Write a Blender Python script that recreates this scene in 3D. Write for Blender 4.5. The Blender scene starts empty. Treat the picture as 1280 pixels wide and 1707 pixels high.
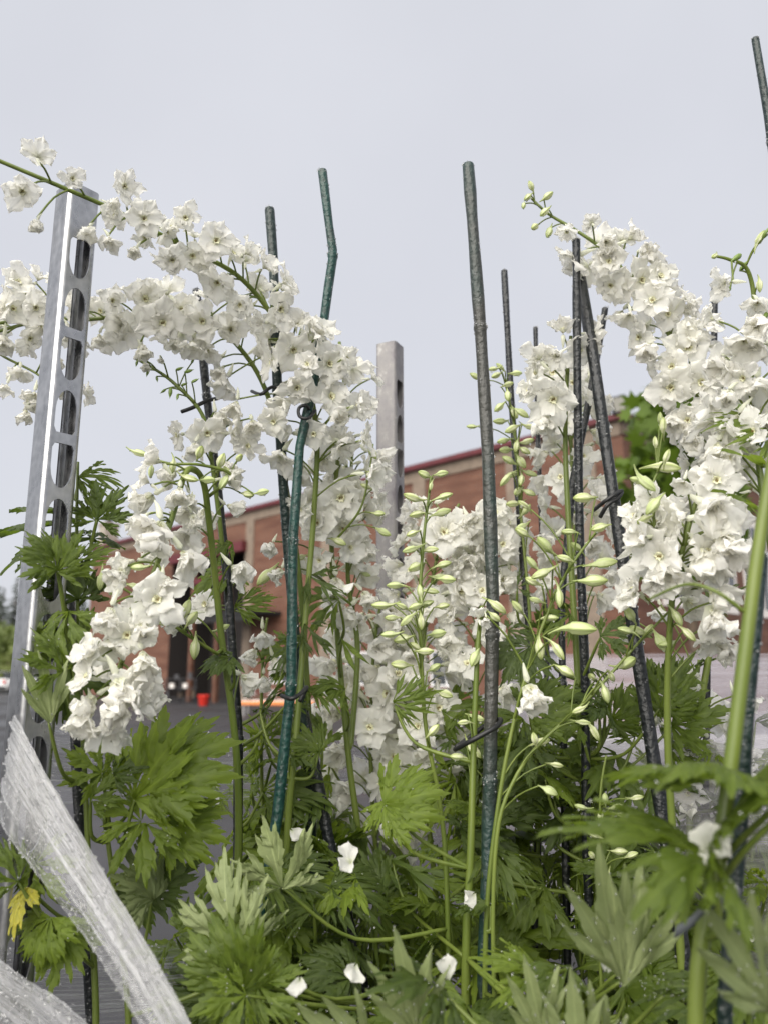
import bpy, math, random
import numpy as np
from mathutils import Vector, Matrix, Quaternion
R = math.radians
random.seed(7); rng = np.random.default_rng(7)
scene = bpy.context.scene
col = scene.collection

# ------------------------------------------------------------------ camera, sky, sun, exposure
CAM_H, F_PX = 1.62, 1282.0
PITCH = math.atan((1116 - 853.5) / F_PX)
cd = bpy.data.cameras.new('camera'); cam = bpy.data.objects.new('camera', cd); col.objects.link(cam)
cam.location = (0, 0, CAM_H); cam.rotation_euler = (R(90) + PITCH, 0, 0)
cd.sensor_fit = 'HORIZONTAL'; cd.sensor_width = 36; cd.lens = 36 * F_PX / 1280
cd.clip_start = 0.02; cd.clip_end = 2000
cd.dof.use_dof = True; cd.dof.focus_distance = 0.86; cd.dof.aperture_fstop = 6.8
scene.camera = cam
scene.cycles.max_bounces = 14; scene.cycles.diffuse_bounces = 8; scene.cycles.transparent_max_bounces = 16
scene.render.resolution_x, scene.render.resolution_y = 767, 1024
SUN_EL, SUN_AZ = R(40), R(208)
w = bpy.data.worlds.new('World'); scene.world = w; w.use_nodes = True
nt = w.node_tree; nt.nodes.clear()
sk = nt.nodes.new('ShaderNodeTexSky'); sk.sky_type = 'NISHITA'; sk.sun_disc = False
sk.sun_elevation = SUN_EL; sk.sun_rotation = SUN_AZ; sk.dust_density = 4.0; sk.air_density = 1.0
bg1 = nt.nodes.new('ShaderNodeBackground'); bg1.inputs[1].default_value = 0.05
nt.links.new(sk.outputs[0], bg1.inputs[0])
tc = nt.nodes.new('ShaderNodeTexCoord'); ns = nt.nodes.new('ShaderNodeTexNoise')      # closed, very even cloud deck
ns.inputs['Scale'].default_value = 2.2; ns.inputs['Detail'].default_value = 4
nt.links.new(tc.outputs['Generated'], ns.inputs['Vector'])
cr = nt.nodes.new('ShaderNodeValToRGB')
cr.color_ramp.elements[0].position = .3; cr.color_ramp.elements[0].color = (.190, .1935, .2085, 1)
cr.color_ramp.elements[1].position = .7; cr.color_ramp.elements[1].color = (.208, .2115, .226, 1)
nt.links.new(ns.outputs['Fac'], cr.inputs[0])
bg2 = nt.nodes.new('ShaderNodeBackground'); bg2.inputs[1].default_value = 1.0
nt.links.new(cr.outputs[0], bg2.inputs[0])
mx = nt.nodes.new('ShaderNodeMixShader'); mx.inputs[0].default_value = .93
nt.links.new(bg1.outputs[0], mx.inputs[1]); nt.links.new(bg2.outputs[0], mx.inputs[2])
wo = nt.nodes.new('ShaderNodeOutputWorld'); nt.links.new(mx.outputs[0], wo.inputs[0])
sl = bpy.data.lights.new('sun', 'SUN'); sl.energy = 1.5; sl.angle = R(80); sl.color = (1, .955, .875)
so = bpy.data.objects.new('sun', sl); col.objects.link(so)
so.rotation_euler = (R(90) - SUN_EL, 0, R(180) - SUN_AZ); so.location = (-3, -4, 9)
vs = scene.view_settings; vs.view_transform = 'Standard'; vs.look = 'None'; vs.exposure = 1.87; vs.gamma = 1.0
vs.use_curve_mapping = False

CP, SP = math.cos(PITCH), math.sin(PITCH)
def ray(px, py):
    dx, dy = (px - 640) / F_PX, (853.5 - py) / F_PX
    return Vector((dx, CP - dy * SP, SP + dy * CP))
def W(px, py, Y):                       # pixel of the photograph + distance in front of the camera -> world point
    r = ray(px, py); t = Y / r.y
    return Vector((r.x * t, Y, CAM_H + r.z * t))
def proj(p):
    v = Vector(p) - Vector((0, 0, CAM_H)); d = v.y * CP + v.z * SP; u = -v.y * SP + v.z * CP
    return 640 + F_PX * v.x / d, 853.5 - F_PX * u / d, d
def unit(v):
    v = Vector(v); return v / max(v.length, 1e-9)
def rv(s=1.0): return Vector((random.uniform(-s, s), random.uniform(-s, s), random.uniform(-s, s)))

# ------------------------------------------------------------------ node material helpers
class Mat:
    def __init__(s, name):
        s.m = bpy.data.materials.new(name); s.m.use_nodes = True; s.t = s.m.node_tree
        s.p = s.t.nodes['Principled BSDF']; s.o = s.t.nodes['Material Output']
    def n(s, typ, **kw):
        nd = s.t.nodes.new(typ)
        for k, v in kw.items():
            if k[0] == '_': setattr(nd, k[1:], v)
            else: nd.inputs[k.replace('__', ' ')].default_value = v
        return nd
    def l(s, a, b): s.t.links.new(a, b)
    def set(s, **kw):
        for k, v in kw.items(): s.p.inputs[k.replace('__', ' ')].default_value = v
        return s
    def ramp(s, fac, stops):
        r = s.n('ShaderNodeValToRGB'); e = r.color_ramp.elements
        while len(e) < len(stops): e.new(.5)
        for q, (pos, c) in zip(e, stops): q.position = pos; q.color = (*c, 1) if len(c) == 3 else c
        s.l(fac, r.inputs[0]); return r.outputs[0]
    def coords(s, kind='Object'): return s.n('ShaderNodeTexCoord').outputs[kind]
    def noise(s, vec, scale, detail=3, rough=.5):
        q = s.n('ShaderNodeTexNoise', Scale=scale, Detail=detail, Roughness=rough); s.l(vec, q.inputs['Vector']); return q.outputs['Fac']
    def mapping(s, vec, scale):
        q = s.n('ShaderNodeMapping'); q.inputs['Scale'].default_value = scale; s.l(vec, q.inputs['Vector']); return q.outputs[0]
    def mix(s, fac, a, b, mode='MIX'):
        q = s.n('ShaderNodeMix', _data_type='RGBA', _blend_type=mode)
        for sock, v in ((q.inputs[0], fac), (q.inputs[6], a), (q.inputs[7], b)):
            if hasattr(v, 'is_output'): s.l(v, sock)
            else: sock.default_value = v if isinstance(v, float) else (*v, 1)
        return q.outputs[2]
    def math(s, op, a, b=0.0):
        q = s.n('ShaderNodeMath', _operation=op)
        for sock, v in ((q.inputs[0], a), (q.inputs[1], b)):
            if hasattr(v, 'is_output'): s.l(v, sock)
            else: sock.default_value = v
        return q.outputs[0]
    def bump(s, h, strength=.3, dist=.002):
        q = s.n('ShaderNodeBump', Strength=strength, Distance=dist); s.l(h, q.inputs['Height']); s.l(q.outputs[0], s.p.inputs['Normal']); return q.outputs[0]
    def color(s, c): s.l(c, s.p.inputs['Base Color']); return c
    def rand(s): return s.n('ShaderNodeObjectInfo').outputs['Random']
    def translucent(s, fac, colr):
        t = s.n('ShaderNodeBsdfTranslucent'); m = s.n('ShaderNodeMixShader'); m.inputs[0].default_value = fac
        if hasattr(colr, 'is_output'): s.l(colr, t.inputs[0])
        else: t.inputs[0].default_value = (*colr, 1)
        s.l(s.p.outputs[0], m.inputs[1]); s.l(t.outputs[0], m.inputs[2]); s.l(m.outputs[0], s.o.inputs[0])
M = {}
def plain(name, c, rough=.6, metal=0.0, nscale=None, amt=.25, bump=0.0, bdist=.002):
    k = Mat(name); k.set(Roughness=rough, Metallic=metal)
    if nscale:
        f = k.noise(k.coords(), nscale, 5, .6)
        k.color(k.ramp(f, [(.3, [x * (1 - amt) for x in c]), (.7, [min(1, x * (1 + amt)) for x in c])]))
        if bump: k.bump(f, bump, bdist)
    else: k.set(Base__Color=(*c, 1))
    M[name] = k.m; return k

# petals: thin, wet, crinkled, white with a touch of green at the base
k = Mat('petal'); uv = k.n('ShaderNodeUVMap').outputs[0]
sx = k.n('ShaderNodeSeparateXYZ'); k.l(uv, sx.inputs[0])
base = k.ramp(sx.outputs[0], [(0, (.62, .70, .36)), (.14, (.84, .87, .68)), (.34, (.945, .935, .89)), (1, (.955, .945, .915))])
vein = k.noise(k.mapping(uv, (3, 34, 1)), 1.0, 4, .6)
base = k.mix(k.ramp(vein, [(.35, (.20,) * 3), (.6, (0,) * 3)]), base, (.88, .87, .80))
base = k.mix(k.math('MULTIPLY', k.rand(), .5), base, k.mix(k.noise(k.coords(), 45, 2), (.95, .93, .86), (.91, .93, .83)))
k.color(base); k.set(Roughness=.42, Specular__IOR__Level=.45)
h = k.math('ADD', k.noise(k.mapping(uv, (5, 16, 1)), 1.6, 5, .6), k.math('MULTIPLY', vein, .6))
k.bump(h, .55, .0015); k.translucent(.5, (.98, .97, .92)); M['petal'] = k.m
k = plain('bee', (.80, .79, .52), .6, nscale=500, amt=.35); k = plain('eye', (.42, .36, .10), .6, nscale=700, amt=.6); k = plain('stamen', (.24, .17, .05), .7)
k = Mat('bud'); uv = k.n('ShaderNodeUVMap').outputs[0]; sx = k.n('ShaderNodeSeparateXYZ'); k.l(uv, sx.inputs[0])
cc = k.ramp(sx.outputs[0], [(0, (.30, .37, .09)), (.25, (.60, .64, .34)), (.55, (.78, .79, .55)), (.86, (.66, .70, .38)), (1, (.33, .42, .09))])
st = k.n('ShaderNodeTexWave', _bands_direction='Y', Scale=.26, Distortion=1.2); k.l(k.mapping(uv, (1.5, 6.2, 1)), st.inputs['Vector'])
cc = k.mix(k.ramp(st.outputs['Fac'], [(.6, (0,) * 3), (.95, (.75,) * 3)]), cc, (.42, .52, .15))
cc = k.mix(k.math('MULTIPLY', k.rand(), .6), cc, (.46, .56, .24)); k.color(cc); k.set(Roughness=.35); k.bump(k.math('ADD', st.outputs['Fac'], k.noise(k.mapping(uv, (6, 20, 1)), 1.0, 3)), .6, .0012); k.translucent(.22, (.75, .78, .4)); M['bud'] = k.m
k = Mat('pod'); k.color(k.ramp(k.noise(k.coords(), 120, 3), [(.3, (.10, .17, .03)), (.7, (.22, .30, .07))])); k.set(Roughness=.4); M['pod'] = k.m
k = Mat('stem'); f = k.noise(k.mapping(k.coords(), (60, 60, 6)), 1.0, 4)
k.color(k.mix(k.math('MULTIPLY', k.rand(), .6), k.ramp(f, [(.3, (.10, .145, .022)), (.7, (.20, .25, .05))]), (.13, .17, .035)))
k.set(Roughness=.38); k.bump(f, .2, .001); k.translucent(.12, (.35, .45, .08)); M['stem'] = k.m
def leafmat(name, lo, hi, tr, tcol, rough=.42):
    k = Mat(name); uv = k.n('ShaderNodeUVMap').outputs[0]
    f = k.noise(k.coords(), 5, 4, .6)
    c = k.ramp(f, [(.3, lo), (.7, hi)])
    sx = k.n('ShaderNodeSeparateXYZ'); k.l(uv, sx.inputs[0])
    mid = k.math('ABSOLUTE', sx.outputs[1])
    c = k.mix(k.ramp(mid, [(0, (.6,) * 3), (.12, (0,) * 3)]), c, [min(1, x * 1.7) for x in hi])
    side = k.n('ShaderNodeTexWave', Scale=5, Distortion=1.2); side.wave_profile = 'SAW'
    k.l(k.mapping(uv, (1, 1, 1)), side.inputs['Vector'])
    c = k.mix(k.math('MULTIPLY', k.rand(), .7), c, [x * .62 for x in lo]); c2 = k.color(c)
    k.set(Roughness=rough); k.bump(k.math('ADD', k.noise(k.mapping(uv, (14, 9, 1)), 1.5, 4), k.math('MULTIPLY', side.outputs['Fac'], .4)), .5, .0014)
    k.translucent(tr, tcol); M[name] = k.m
leafmat('leaf', (.080, .125, .014), (.160, .215, .033), .40, (.30, .42, .04))
leafmat('leaf_dark', (.055, .090, .014), (.110, .155, .028), .32, (.20, .30, .03))
leafmat('leaf_pale', (.225, .275, .11), (.32, .37, .165), .22, (.30, .40, .11), .5)
leafmat('leaf_bright', (.13, .19, .018), (.215, .29, .033), .45, (.40, .52, .05))  # lighter leaf tone; on the low left shoot it stands in for backlight
leafmat('leaf_yellow', (.30, .30, .03), (.52, .46, .05), .3, (.6, .5, .05))
def stakemat(name, c1, c2, worn):
    k = Mat(name); o = k.coords()
    f = k.noise(k.mapping(o, (1, 1, .35)), 22, 5, .65); g = k.noise(o, 170, 4)
    c = k.mix(k.ramp(k.noise(k.mapping(o, (1, 1, .6)), 9 if worn > .9 else 22, 5, .65), [(.42 if worn > .9 else .5, (0,) * 3), (.62 if worn > .9 else .72, (worn,) * 3)]), k.ramp(g, [(.35, c1), (.65, c2)]), (.040, .040, .034))
    k.color(c); k.set(Roughness=.33, Specular__IOR__Level=.5); k.bump(k.math('ADD', g, k.math('MULTIPLY', f, .7)), .8, .003); M[name] = k.m
stakemat('stake_teal', (.004, .030, .024), (.010, .058, .046), .5)
stakemat('stake_worn', (.008, .030, .026), (.020, .045, .038), 1.0)
stakemat('stake_black', (.004, .005, .006), (.011, .014, .016), .25)
stakemat('stake_green', (.004, .015, .013), (.011, .028, .024), .3)
k = plain('tie', (.012, .012, .013), .45); k = plain('tie_grey', (.10, .11, .12), .35)
k = Mat('galvanised'); o = k.coords(); f = k.noise(k.mapping(o, (1, 1, .3)), 60, 5, .7); g = k.noise(o, 9, 3)
v = k.n('ShaderNodeTexVoronoi', Scale=120.0); k.l(o, v.inputs['Vector'])
cc = k.mix(.45, k.ramp(f, [(.25, (.20, .205, .21)), (.75, (.56, .56, .565))]), k.ramp(v.outputs['Distance'], [(0, (.28, .285, .29)), (1, (.58, .58, .585))]))
cc = k.mix(k.ramp(k.noise(k.mapping(o, (1, 1, .25)), 30, 5, .75), [(.58, (0,) * 3), (.75, (.7,) * 3)]), cc, (.26, .25, .235))
k.color(cc); k.set(Metallic=1.0); k.l(k.ramp(f, [(.3, (.22,) * 3), (.8, (.42,) * 3)]), k.p.inputs['Roughness']); k.bump(f, .12, .001); M['galvanised'] = k.m
k = Mat('galvanised_dull'); o = k.coords(); f = k.noise(k.mapping(o, (1, 1, .7)), 42, 6, .7)
cc = k.ramp(f, [(.3, (.14, .125, .14)), (.48, (.22, .21, .215)), (.6, (.25, .24, .235)), (.72, (.46, .45, .44))])
k.color(cc); k.set(Metallic=.25, Roughness=.55); k.bump(f, .15, .001); M['galvanised_dull'] = k.m
def filmmat(name, lo, hi, tint, scale=(1.2, 60, 1), edge=0.0, beads=0.0):
    k = Mat(name); uv = k.n('ShaderNodeUVMap').outputs[0]
    f = k.noise(k.mapping(uv, scale), 1.0, 6, .72); g = k.noise(k.mapping(uv, (30, 110, 1)), 1.0, 3, .6)
    k.set(Roughness=.20, Base__Color=(*tint, 1), Specular__IOR__Level=.8, Metallic=.55 if beads else 0.0)
    h = k.math('ADD', f, k.math('MULTIPLY', g, .6))
    if beads:
        v = k.n('ShaderNodeTexVoronoi', Scale=260.0); k.l(k.coords(), v.inputs['Vector'])
        h = k.math('ADD', h, k.math('MULTIPLY', k.ramp(v.outputs['Distance'], [(0, (1,) * 3), (.33, (0,) * 3)]), beads))
    k.bump(h, .8, .0022 if beads else .0016)
    fac = k.ramp(f, [(.47, (lo,) * 3), (.58, (hi * .75,) * 3), (.66, (hi,) * 3)] if name == 'film_thin' else [(.32, (lo,) * 3), (.68, (hi,) * 3)])
    if edge:
        sx = k.n('ShaderNodeSeparateXYZ'); k.l(uv, sx.inputs[0])
        fac = k.math('MULTIPLY', fac, k.ramp(k.math('ADD', sx.outputs[1], k.math('MULTIPLY', f, .35)), [(.0, (.75,) * 3), (.12, (1,) * 3), (.72, (1,) * 3), (1.0, (1 - edge,) * 3)]))
    t = k.n('ShaderNodeBsdfTransparent'); m = k.n('ShaderNodeMixShader')
    t.inputs[0].default_value = (.97, .97, .98, 1)
    k.l(fac, m.inputs[0]); k.l(t.outputs[0], m.inputs[1])
    tr = k.n('ShaderNodeBsdfTranslucent'); tr.inputs[0].default_value = (*tint, 1); m2 = k.n('ShaderNodeMixShader'); m2.inputs[0].default_value = .25
    k.l(k.p.outputs[0], m2.inputs[1]); k.l(tr.outputs[0], m2.inputs[2])
    k.l(m2.outputs[0], m.inputs[2]); k.l(m.outputs[0], k.o.inputs[0]); M[name] = k.m
filmmat('film_thick', .30, .80, (.82, .82, .83), (1.6, 85, 1), .6, 1.0)
filmmat('film_thin', .06, .85, (.84, .84, .86), (.9, 34, 1), .0, .5)
filmmat('film_rear', .08, .50, (.58, .56, .62), (1.0, 40, 1))
k = Mat('water'); k.set(Roughness=.02, IOR=1.33, Transmission__Weight=.84, Base__Color=(.95, .95, .95, 1)); M['water'] = k.m
k = Mat('asphalt'); o = k.coords(); f = k.noise(o, 60, 6, .75); g = k.noise(o, .35, 4)
cc = k.mix(k.ramp(g, [(.4, (0,) * 3), (.65, (.6,) * 3)]), k.ramp(f, [(.35, (.016, .016, .018)), (.62, (.042, .042, .045)), (.75, (.11, .11, .12))]), (.045, .044, .05))
k.color(cc); k.l(k.ramp(g, [(.4, (.75,) * 3), (.62, (.38,) * 3)]), k.p.inputs['Roughness']); k.bump(f, .5, .006); M['asphalt'] = k.m
def brickmat():
    k = Mat('brick'); uv = k.n('ShaderNodeUVMap').outputs[0]
    b = k.n('ShaderNodeTexBrick', Scale=1.0, Mortar__Size=.012, Brick__Width=.22, Row__Height=.075, Bias=-.1)
    b.inputs['Color1'].default_value = (.125, .037, .016, 1); b.inputs['Color2'].default_value = (.175, .062, .028, 1); b.inputs['Mortar'].default_value = (.15, .105, .08, 1)
    k.l(uv, b.inputs['Vector']); f = k.noise(k.mapping(uv, (.35, 2.2, 1)), 1.0, 5, .65)
    c = k.mix(k.ramp(f, [(.42, (0,) * 3), (.62, (.8,) * 3)]), b.outputs['Color'], (.080, .028, .015))
    k.color(c); k.set(Roughness=.75); k.bump(b.outputs['Fac'], -.4, .01); M['brick'] = k.m
brickmat()
plain('beige', (.20, .155, .118), .8, nscale=3, amt=.22); plain('red_trim', (.095, .012, .016), .5, nscale=2, amt=.2)
plain('dark', (.018, .014, .013), .7); plain('black_cloth', (.010, .010, .011), .8); plain('soil', (.04, .03, .02), .9, nscale=40, amt=.5, bump=.8)
plain('chimney', (.34, .30, .25), .85, nscale=4, amt=.3); plain('white_paint', (.78, .78, .78), .35); plain('cream', (.75, .70, .66), .6)
plain('red_plastic', (.75, .045, .03), .4); plain('orange', (.75, .24, .06), .6); plain('tyre', (.02, .02, .02), .8); plain('rim', (.45, .45, .46), .3, .8)
plain('tail_red', (.45, .02, .02), .25); plain('metal_dark', (.05, .05, .055), .4, .5); plain('bark', (.09, .065, .045), .9, nscale=20, amt=.4, bump=.6)
plain('wood_grey', (.30, .29, .29), .7, nscale=12, amt=.3); plain('litter', (.26, .10, .035), .7, nscale=60, amt=.6, bump=.8, bdist=.01)
k = Mat('glass'); k.set(Base__Color=(.05, .055, .06, 1), Roughness=.06, Specular__IOR__Level=.8); M['glass'] = k.m
k = Mat('lens'); k.set(Base__Color=(.30, .29, .25, 1), Roughness=.15); M['lens'] = k.m
for nm, lo, hi in (('conifer', (.016, .030, .014), (.04, .062, .026)), ('bush', (.07, .11, .025), (.15, .19, .05)), ('grass', (.10, .14, .03), (.20, .23, .07)), ('maple', (.05, .10, .008), (.12, .19, .018))):
    k = Mat(nm); k.color(k.mix(k.rand(), k.ramp(k.noise(k.coords(), 1.3, 4, .7), [(.3, lo), (.7, hi)]), [x * .9 for x in hi])); k.set(Roughness=.6)
    k.translucent(.3, [min(1, x * 1.8) for x in hi]); M[nm] = k.m

# ------------------------------------------------------------------ mesh builder
class MB:
    def __init__(s): s.v, s.f, s.mi, s.uv = [], [], [], []
    def quad_grid(s, P, UV, mi=0, closed=False):     # P: rows x cols of points
        n, m = len(P), len(P[0]); b = len(s.v)
        for r in P: s.v += [tuple(p) for p in r]
        for i in range(n - 1):
            for j in range(m if closed else m - 1):
                j2 = (j + 1) % m
                s.f.append((b + i * m + j, b + i * m + j2, b + (i + 1) * m + j2, b + (i + 1) * m + j)); s.mi.append(mi)
                e = UV[i][j + 1] if j + 1 < len(UV[i]) else UV[i][j2]; e2 = UV[i + 1][j + 1] if j + 1 < len(UV[i + 1]) else UV[i + 1][j2]
                s.uv.append((UV[i][j], e, e2, UV[i + 1][j]))
        return b
    def poly(s, pts, mi=0, uvs=None):
        b = len(s.v); s.v += [tuple(p) for p in pts]; s.f.append(tuple(range(b, b + len(pts)))); s.mi.append(mi)
        s.uv.append(tuple(uvs) if uvs else tuple((p[0], p[2]) for p in pts))
    def tube(s, pts, rad, seg=8, mi=0, cap=True):
        pts = [Vector(p) for p in pts]; n = len(pts)
        if not hasattr(rad, '__len__'): rad = [rad] * n
        T = [unit(pts[min(i + 1, n - 1)] - pts[max(i - 1, 0)]) for i in range(n)]
        a = T[0].orthogonal().normalized(); P, UV = [], []
        for i in range(n):
            a = unit(a - T[i] * a.dot(T[i])); b = T[i].cross(a)
            P.append([pts[i] + (a * math.cos(2 * math.pi * j / seg) + b * math.sin(2 * math.pi * j / seg)) * rad[i] for j in range(seg)])
            UV.append([(i / (n - 1), j / seg) for j in range(seg + 1)])
        b0 = s.quad_grid(P, UV, mi, True)
        if cap:
            for off, rev in ((0, True), ((n - 1) * seg, False)):
                ix = [b0 + off + j for j in range(seg)]
                s.f.append(tuple(reversed(ix)) if rev else tuple(ix)); s.mi.append(mi); s.uv.append(tuple((0, 0) for _ in ix))
    def box(s, c, size, rot=None, mi=0):
        c = Vector(c); h = [x / 2 for x in size]; q = []
        for x in (-1, 1):
            for y in (-1, 1):
                for z in (-1, 1):
                    p = Vector((x * h[0], y * h[1], z * h[2])); q.append(c + (rot @ p if rot else p))
        for f in ((0, 1, 3, 2), (4, 6, 7, 5), (0, 4, 5, 1), (2, 3, 7, 6), (0, 2, 6, 4), (1, 5, 7, 3)):
            pts = [q[i] for i in f]; a = (pts[1] - pts[0]).length; b = (pts[2] - pts[1]).length
            s.poly(pts, mi, ((0, 0), (0, a), (b, a), (b, 0)))
    def mesh(s, name, mats, smooth=True):
        me = bpy.data.meshes.new(name); me.from_pydata(s.v, [], s.f)
        for m in (mats if isinstance(mats, (list, tuple)) else [mats]): me.materials.append(M[m])
        ul = me.uv_layers.new(name='UVMap'); flat = np.array([c for f in s.uv for c in f], dtype=np.float32).ravel(); ul.data.foreach_set('uv', flat)
        me.polygons.foreach_set('material_index', s.mi); me.polygons.foreach_set('use_smooth', [smooth] * len(s.f)); me.update(); return me
    def build(s, name, mats, parent=None, smooth=True): return link(name, s.mesh(name, mats, smooth), parent)
def link(name, me, parent=None, mw=None):
    o = bpy.data.objects.new(name, me); col.objects.link(o)
    if mw is not None: o.matrix_local = mw
    if parent is not None:
        o.parent = parent
    return o
def tag(o, label=None, cat=None, group=None, kind=None):
    for k_, v_ in (('label', label), ('category', cat), ('group', group), ('kind', kind)):
        if v_: o[k_] = v_
    return o
def empty(name, label, cat, group=None):
    o = bpy.data.objects.new(name, None); col.objects.link(o); o.empty_display_size = .05; return tag(o, label, cat, group)
def crom(pts, per=6):                      # Catmull-Rom through points (tuples of any length)
    A = np.array([list(p) for p in pts], float); n = len(A); out = []
    for i in range(n - 1):
        p0, p1, p2, p3 = A[max(i - 1, 0)], A[i], A[i + 1], A[min(i + 2, n - 1)]
        for k_ in range(per):
            t = k_ / per; out.append(.5 * ((2 * p1) + (-p0 + p2) * t + (2 * p0 - 5 * p1 + 4 * p2 - p3) * t * t + (-p0 + 3 * p1 - 3 * p2 + p3) * t ** 3))
    out.append(A[-1]); return out

# ------------------------------------------------------------------ ground
g = MB(); S = 400
g.poly([(-S, -S, 0), (S, -S, 0), (S, S, 0), (-S, S, 0)]); tag(g.build('ground', 'asphalt', smooth=False), kind='structure')

# ------------------------------------------------------------------ trolley frame of reference
PA = Vector((W(130, 320, .78).x, .78, 0)); PB = Vector((W(650, 545, 1.2).x, 1.2, 0))
E2 = unit(PB - PA); E1 = Vector((E2.y, -E2.x, 0)); LW = (PB - PA).length; LL = 1.32
def into_tray(p):                                   # nearest spot inside the tray for a stem's foot
    d = Vector((p[0], p[1], 0)) - PA; s_ = min(max(d.dot(E1), .07), LL - .07); t_ = min(max(d.dot(E2), .07), LW - .06)
    return PA + E1 * s_ + E2 * t_
SOIL_Z = .93

# ------------------------------------------------------------------ flower, bud and leaf meshes
def petal_grid(L, Wd, th0, th1, az, twist, ruffle, cup, seed, nu=14, nv=11, z0=0.0, r0=.0):
    q = np.random.default_rng(seed); ph = q.uniform(0, 6.3, 6); U = np.linspace(0, 1, nu); V = np.linspace(-1, 1, nv)
    prof = np.interp(U, [0, .12, .3, .5, .68, .84, .94, 1], [.10, .20, .52, .86, 1, .90, .66, .30]) * Wd
    th = np.radians(th0 + (th1 - th0) * U ** 1.1); r = r0 + np.concatenate([[0], np.cumsum(np.sin(th)[:-1] * L / (nu - 1))]); z = z0 + np.concatenate([[0], np.cumsum(np.cos(th)[:-1] * L / (nu - 1))])
    notch = q.uniform(-.05, .10); P, UV = [], []
    for i, u in enumerate(U):
        row, ru = [], []
        for j, v_ in enumerate(V):
            edge = 1 + (.13 * math.sin(5 * u + ph[0] + 2 * v_) + .05 * math.sin(23 * u + ph[3] + 9 * v_)) * abs(v_)
            x = v_ * prof[i] * edge
            rip = ruffle * L * (u ** 1.5) * (abs(v_) ** 1.2) * math.sin(7.5 * u + ph[1] + (2.2 if v_ > 0 else 0) + 1.3 * v_) + ruffle * .5 * L * u * math.sin(4.2 * v_ + ph[2]) \
                + ruffle * .30 * L * u * math.sin(10 * v_ + 9 * u + ph[4]) + ruffle * .35 * L * u * u * math.sin(6 * u * v_ + ph[5])
            lift = cup * Wd * v_ * v_ * (1 - .4 * u) + rip
            tipc = (1 - v_ * v_ * .30 * u ** 4) * (1 - notch * (u ** 8) * math.cos(1.5 * v_) + .035 * u ** 6 * math.sin(9 * v_ + ph[5]))
            a = th[i]; rr = r[i] * tipc - math.cos(a) * lift; zz = z[i] * (tipc if u > .6 else 1) + math.sin(a) * lift
            tw = twist * u; x2 = x * math.cos(tw); zz += x * math.sin(tw); x = x2
            row.append((rr * math.cos(az) - x * math.sin(az), rr * math.sin(az) + x * math.cos(az), zz)); ru.append((u, v_))
        P.append(row); UV.append(ru)
    return P, UV
def floret_mesh(seed, th0, th1, n=5, inner=0, ruffle=.09, cup=.3, spread=1.0, spur=True):
    q = random.Random(seed); b = MB(); b.v.append((0, 0, 0)); off = q.uniform(0, 6.3)
    def add(P, UV):
        base = len(b.v); m = len(P[0]); n_ = len(P)
        for rrow in P[1:]: b.v += rrow
        for j in range(m - 1): b.f.append((0, base + j + 1, base + j)); b.mi.append(0); b.uv.append(((0, 0), UV[1][j + 1], UV[1][j]))
        for i in range(n_ - 2):
            for j in range(m - 1):
                c = base + i * m + j; b.f.append((c, c + 1, c + m + 1, c + m)); b.mi.append(0); b.uv.append((UV[i + 1][j], UV[i + 1][j + 1], UV[i + 2][j + 1], UV[i + 2][j]))
    for i in range(n):
        add(*petal_grid(q.uniform(.76, 1.14), q.uniform(.30, .45) * spread, th0 + q.uniform(-9, 9), th1 + q.uniform(-16, 16), off + i * 2 * math.pi / n + q.uniform(-.17, .17), q.uniform(-.5, .5), ruffle * q.uniform(.6, 1.5), cup * q.uniform(.3, 1.2), seed * 31 + i))
    for i in range(inner):
        add(*petal_grid(q.uniform(.5, .8), q.uniform(.22, .38) * spread, th0 * .75 + q.uniform(-10, 10), th1 * .74 + q.uniform(-20, 12), off + (i + .5) * 2 * math.pi / inner + q.uniform(-.3, .3), q.uniform(-.8, .8), ruffle * 1.3, cup, seed * 77 + i, 9, 7))
    if spur:
        sp = [(0, 0, 0), (.04, 0, -.12), (.09, 0, -.28), (.17, 0, -.44), (.27, 0, -.56)]; rr = [.001, .10, .085, .055, .02]; base = len(b.v); sg = 7
        for i in range(1, 5): b.v += [(sp[i][0] + rr[i] * math.cos(6.283 * j / sg), rr[i] * math.sin(6.283 * j / sg), sp[i][2]) for j in range(sg)]
        for j in range(sg):
            j2 = (j + 1) % sg; b.f.append((0, base + j, base + j2)); b.mi.append(0); b.uv.append(((.1, 0),) * 3)
            for i in range(3):
                b.f.append((base + i * sg + j, base + (i + 1) * sg + j, base + (i + 1) * sg + j2, base + i * sg + j2)); b.mi.append(0); b.uv.append(((.12, 0),) * 4)
    return b.mesh('floret', 'petal')
FL = {'o': [floret_mesh(s, 50 + 3 * (s % 5), 84 + 5 * (s % 4), 5 + (s % 3 == 0), 2 + s % 3, .095, .26) for s in range(1, 11)],
      'c': [floret_mesh(s, 34, 70, 5, 2, .11, .4) for s in range(11, 16)],
      'd': [floret_mesh(s, 18, 46 + 4 * (s % 3), 5 + s % 2, 2, .125, .35, 1.05) for s in range(21, 27)],
      'b': [floret_mesh(s, 52, 92, 6, 6, .115, .3) for s in range(31, 36)],
      'w': [floret_mesh(s, 8, 62, 5, 3, .17, .55, 1.1) for s in range(41, 44)]}
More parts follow.
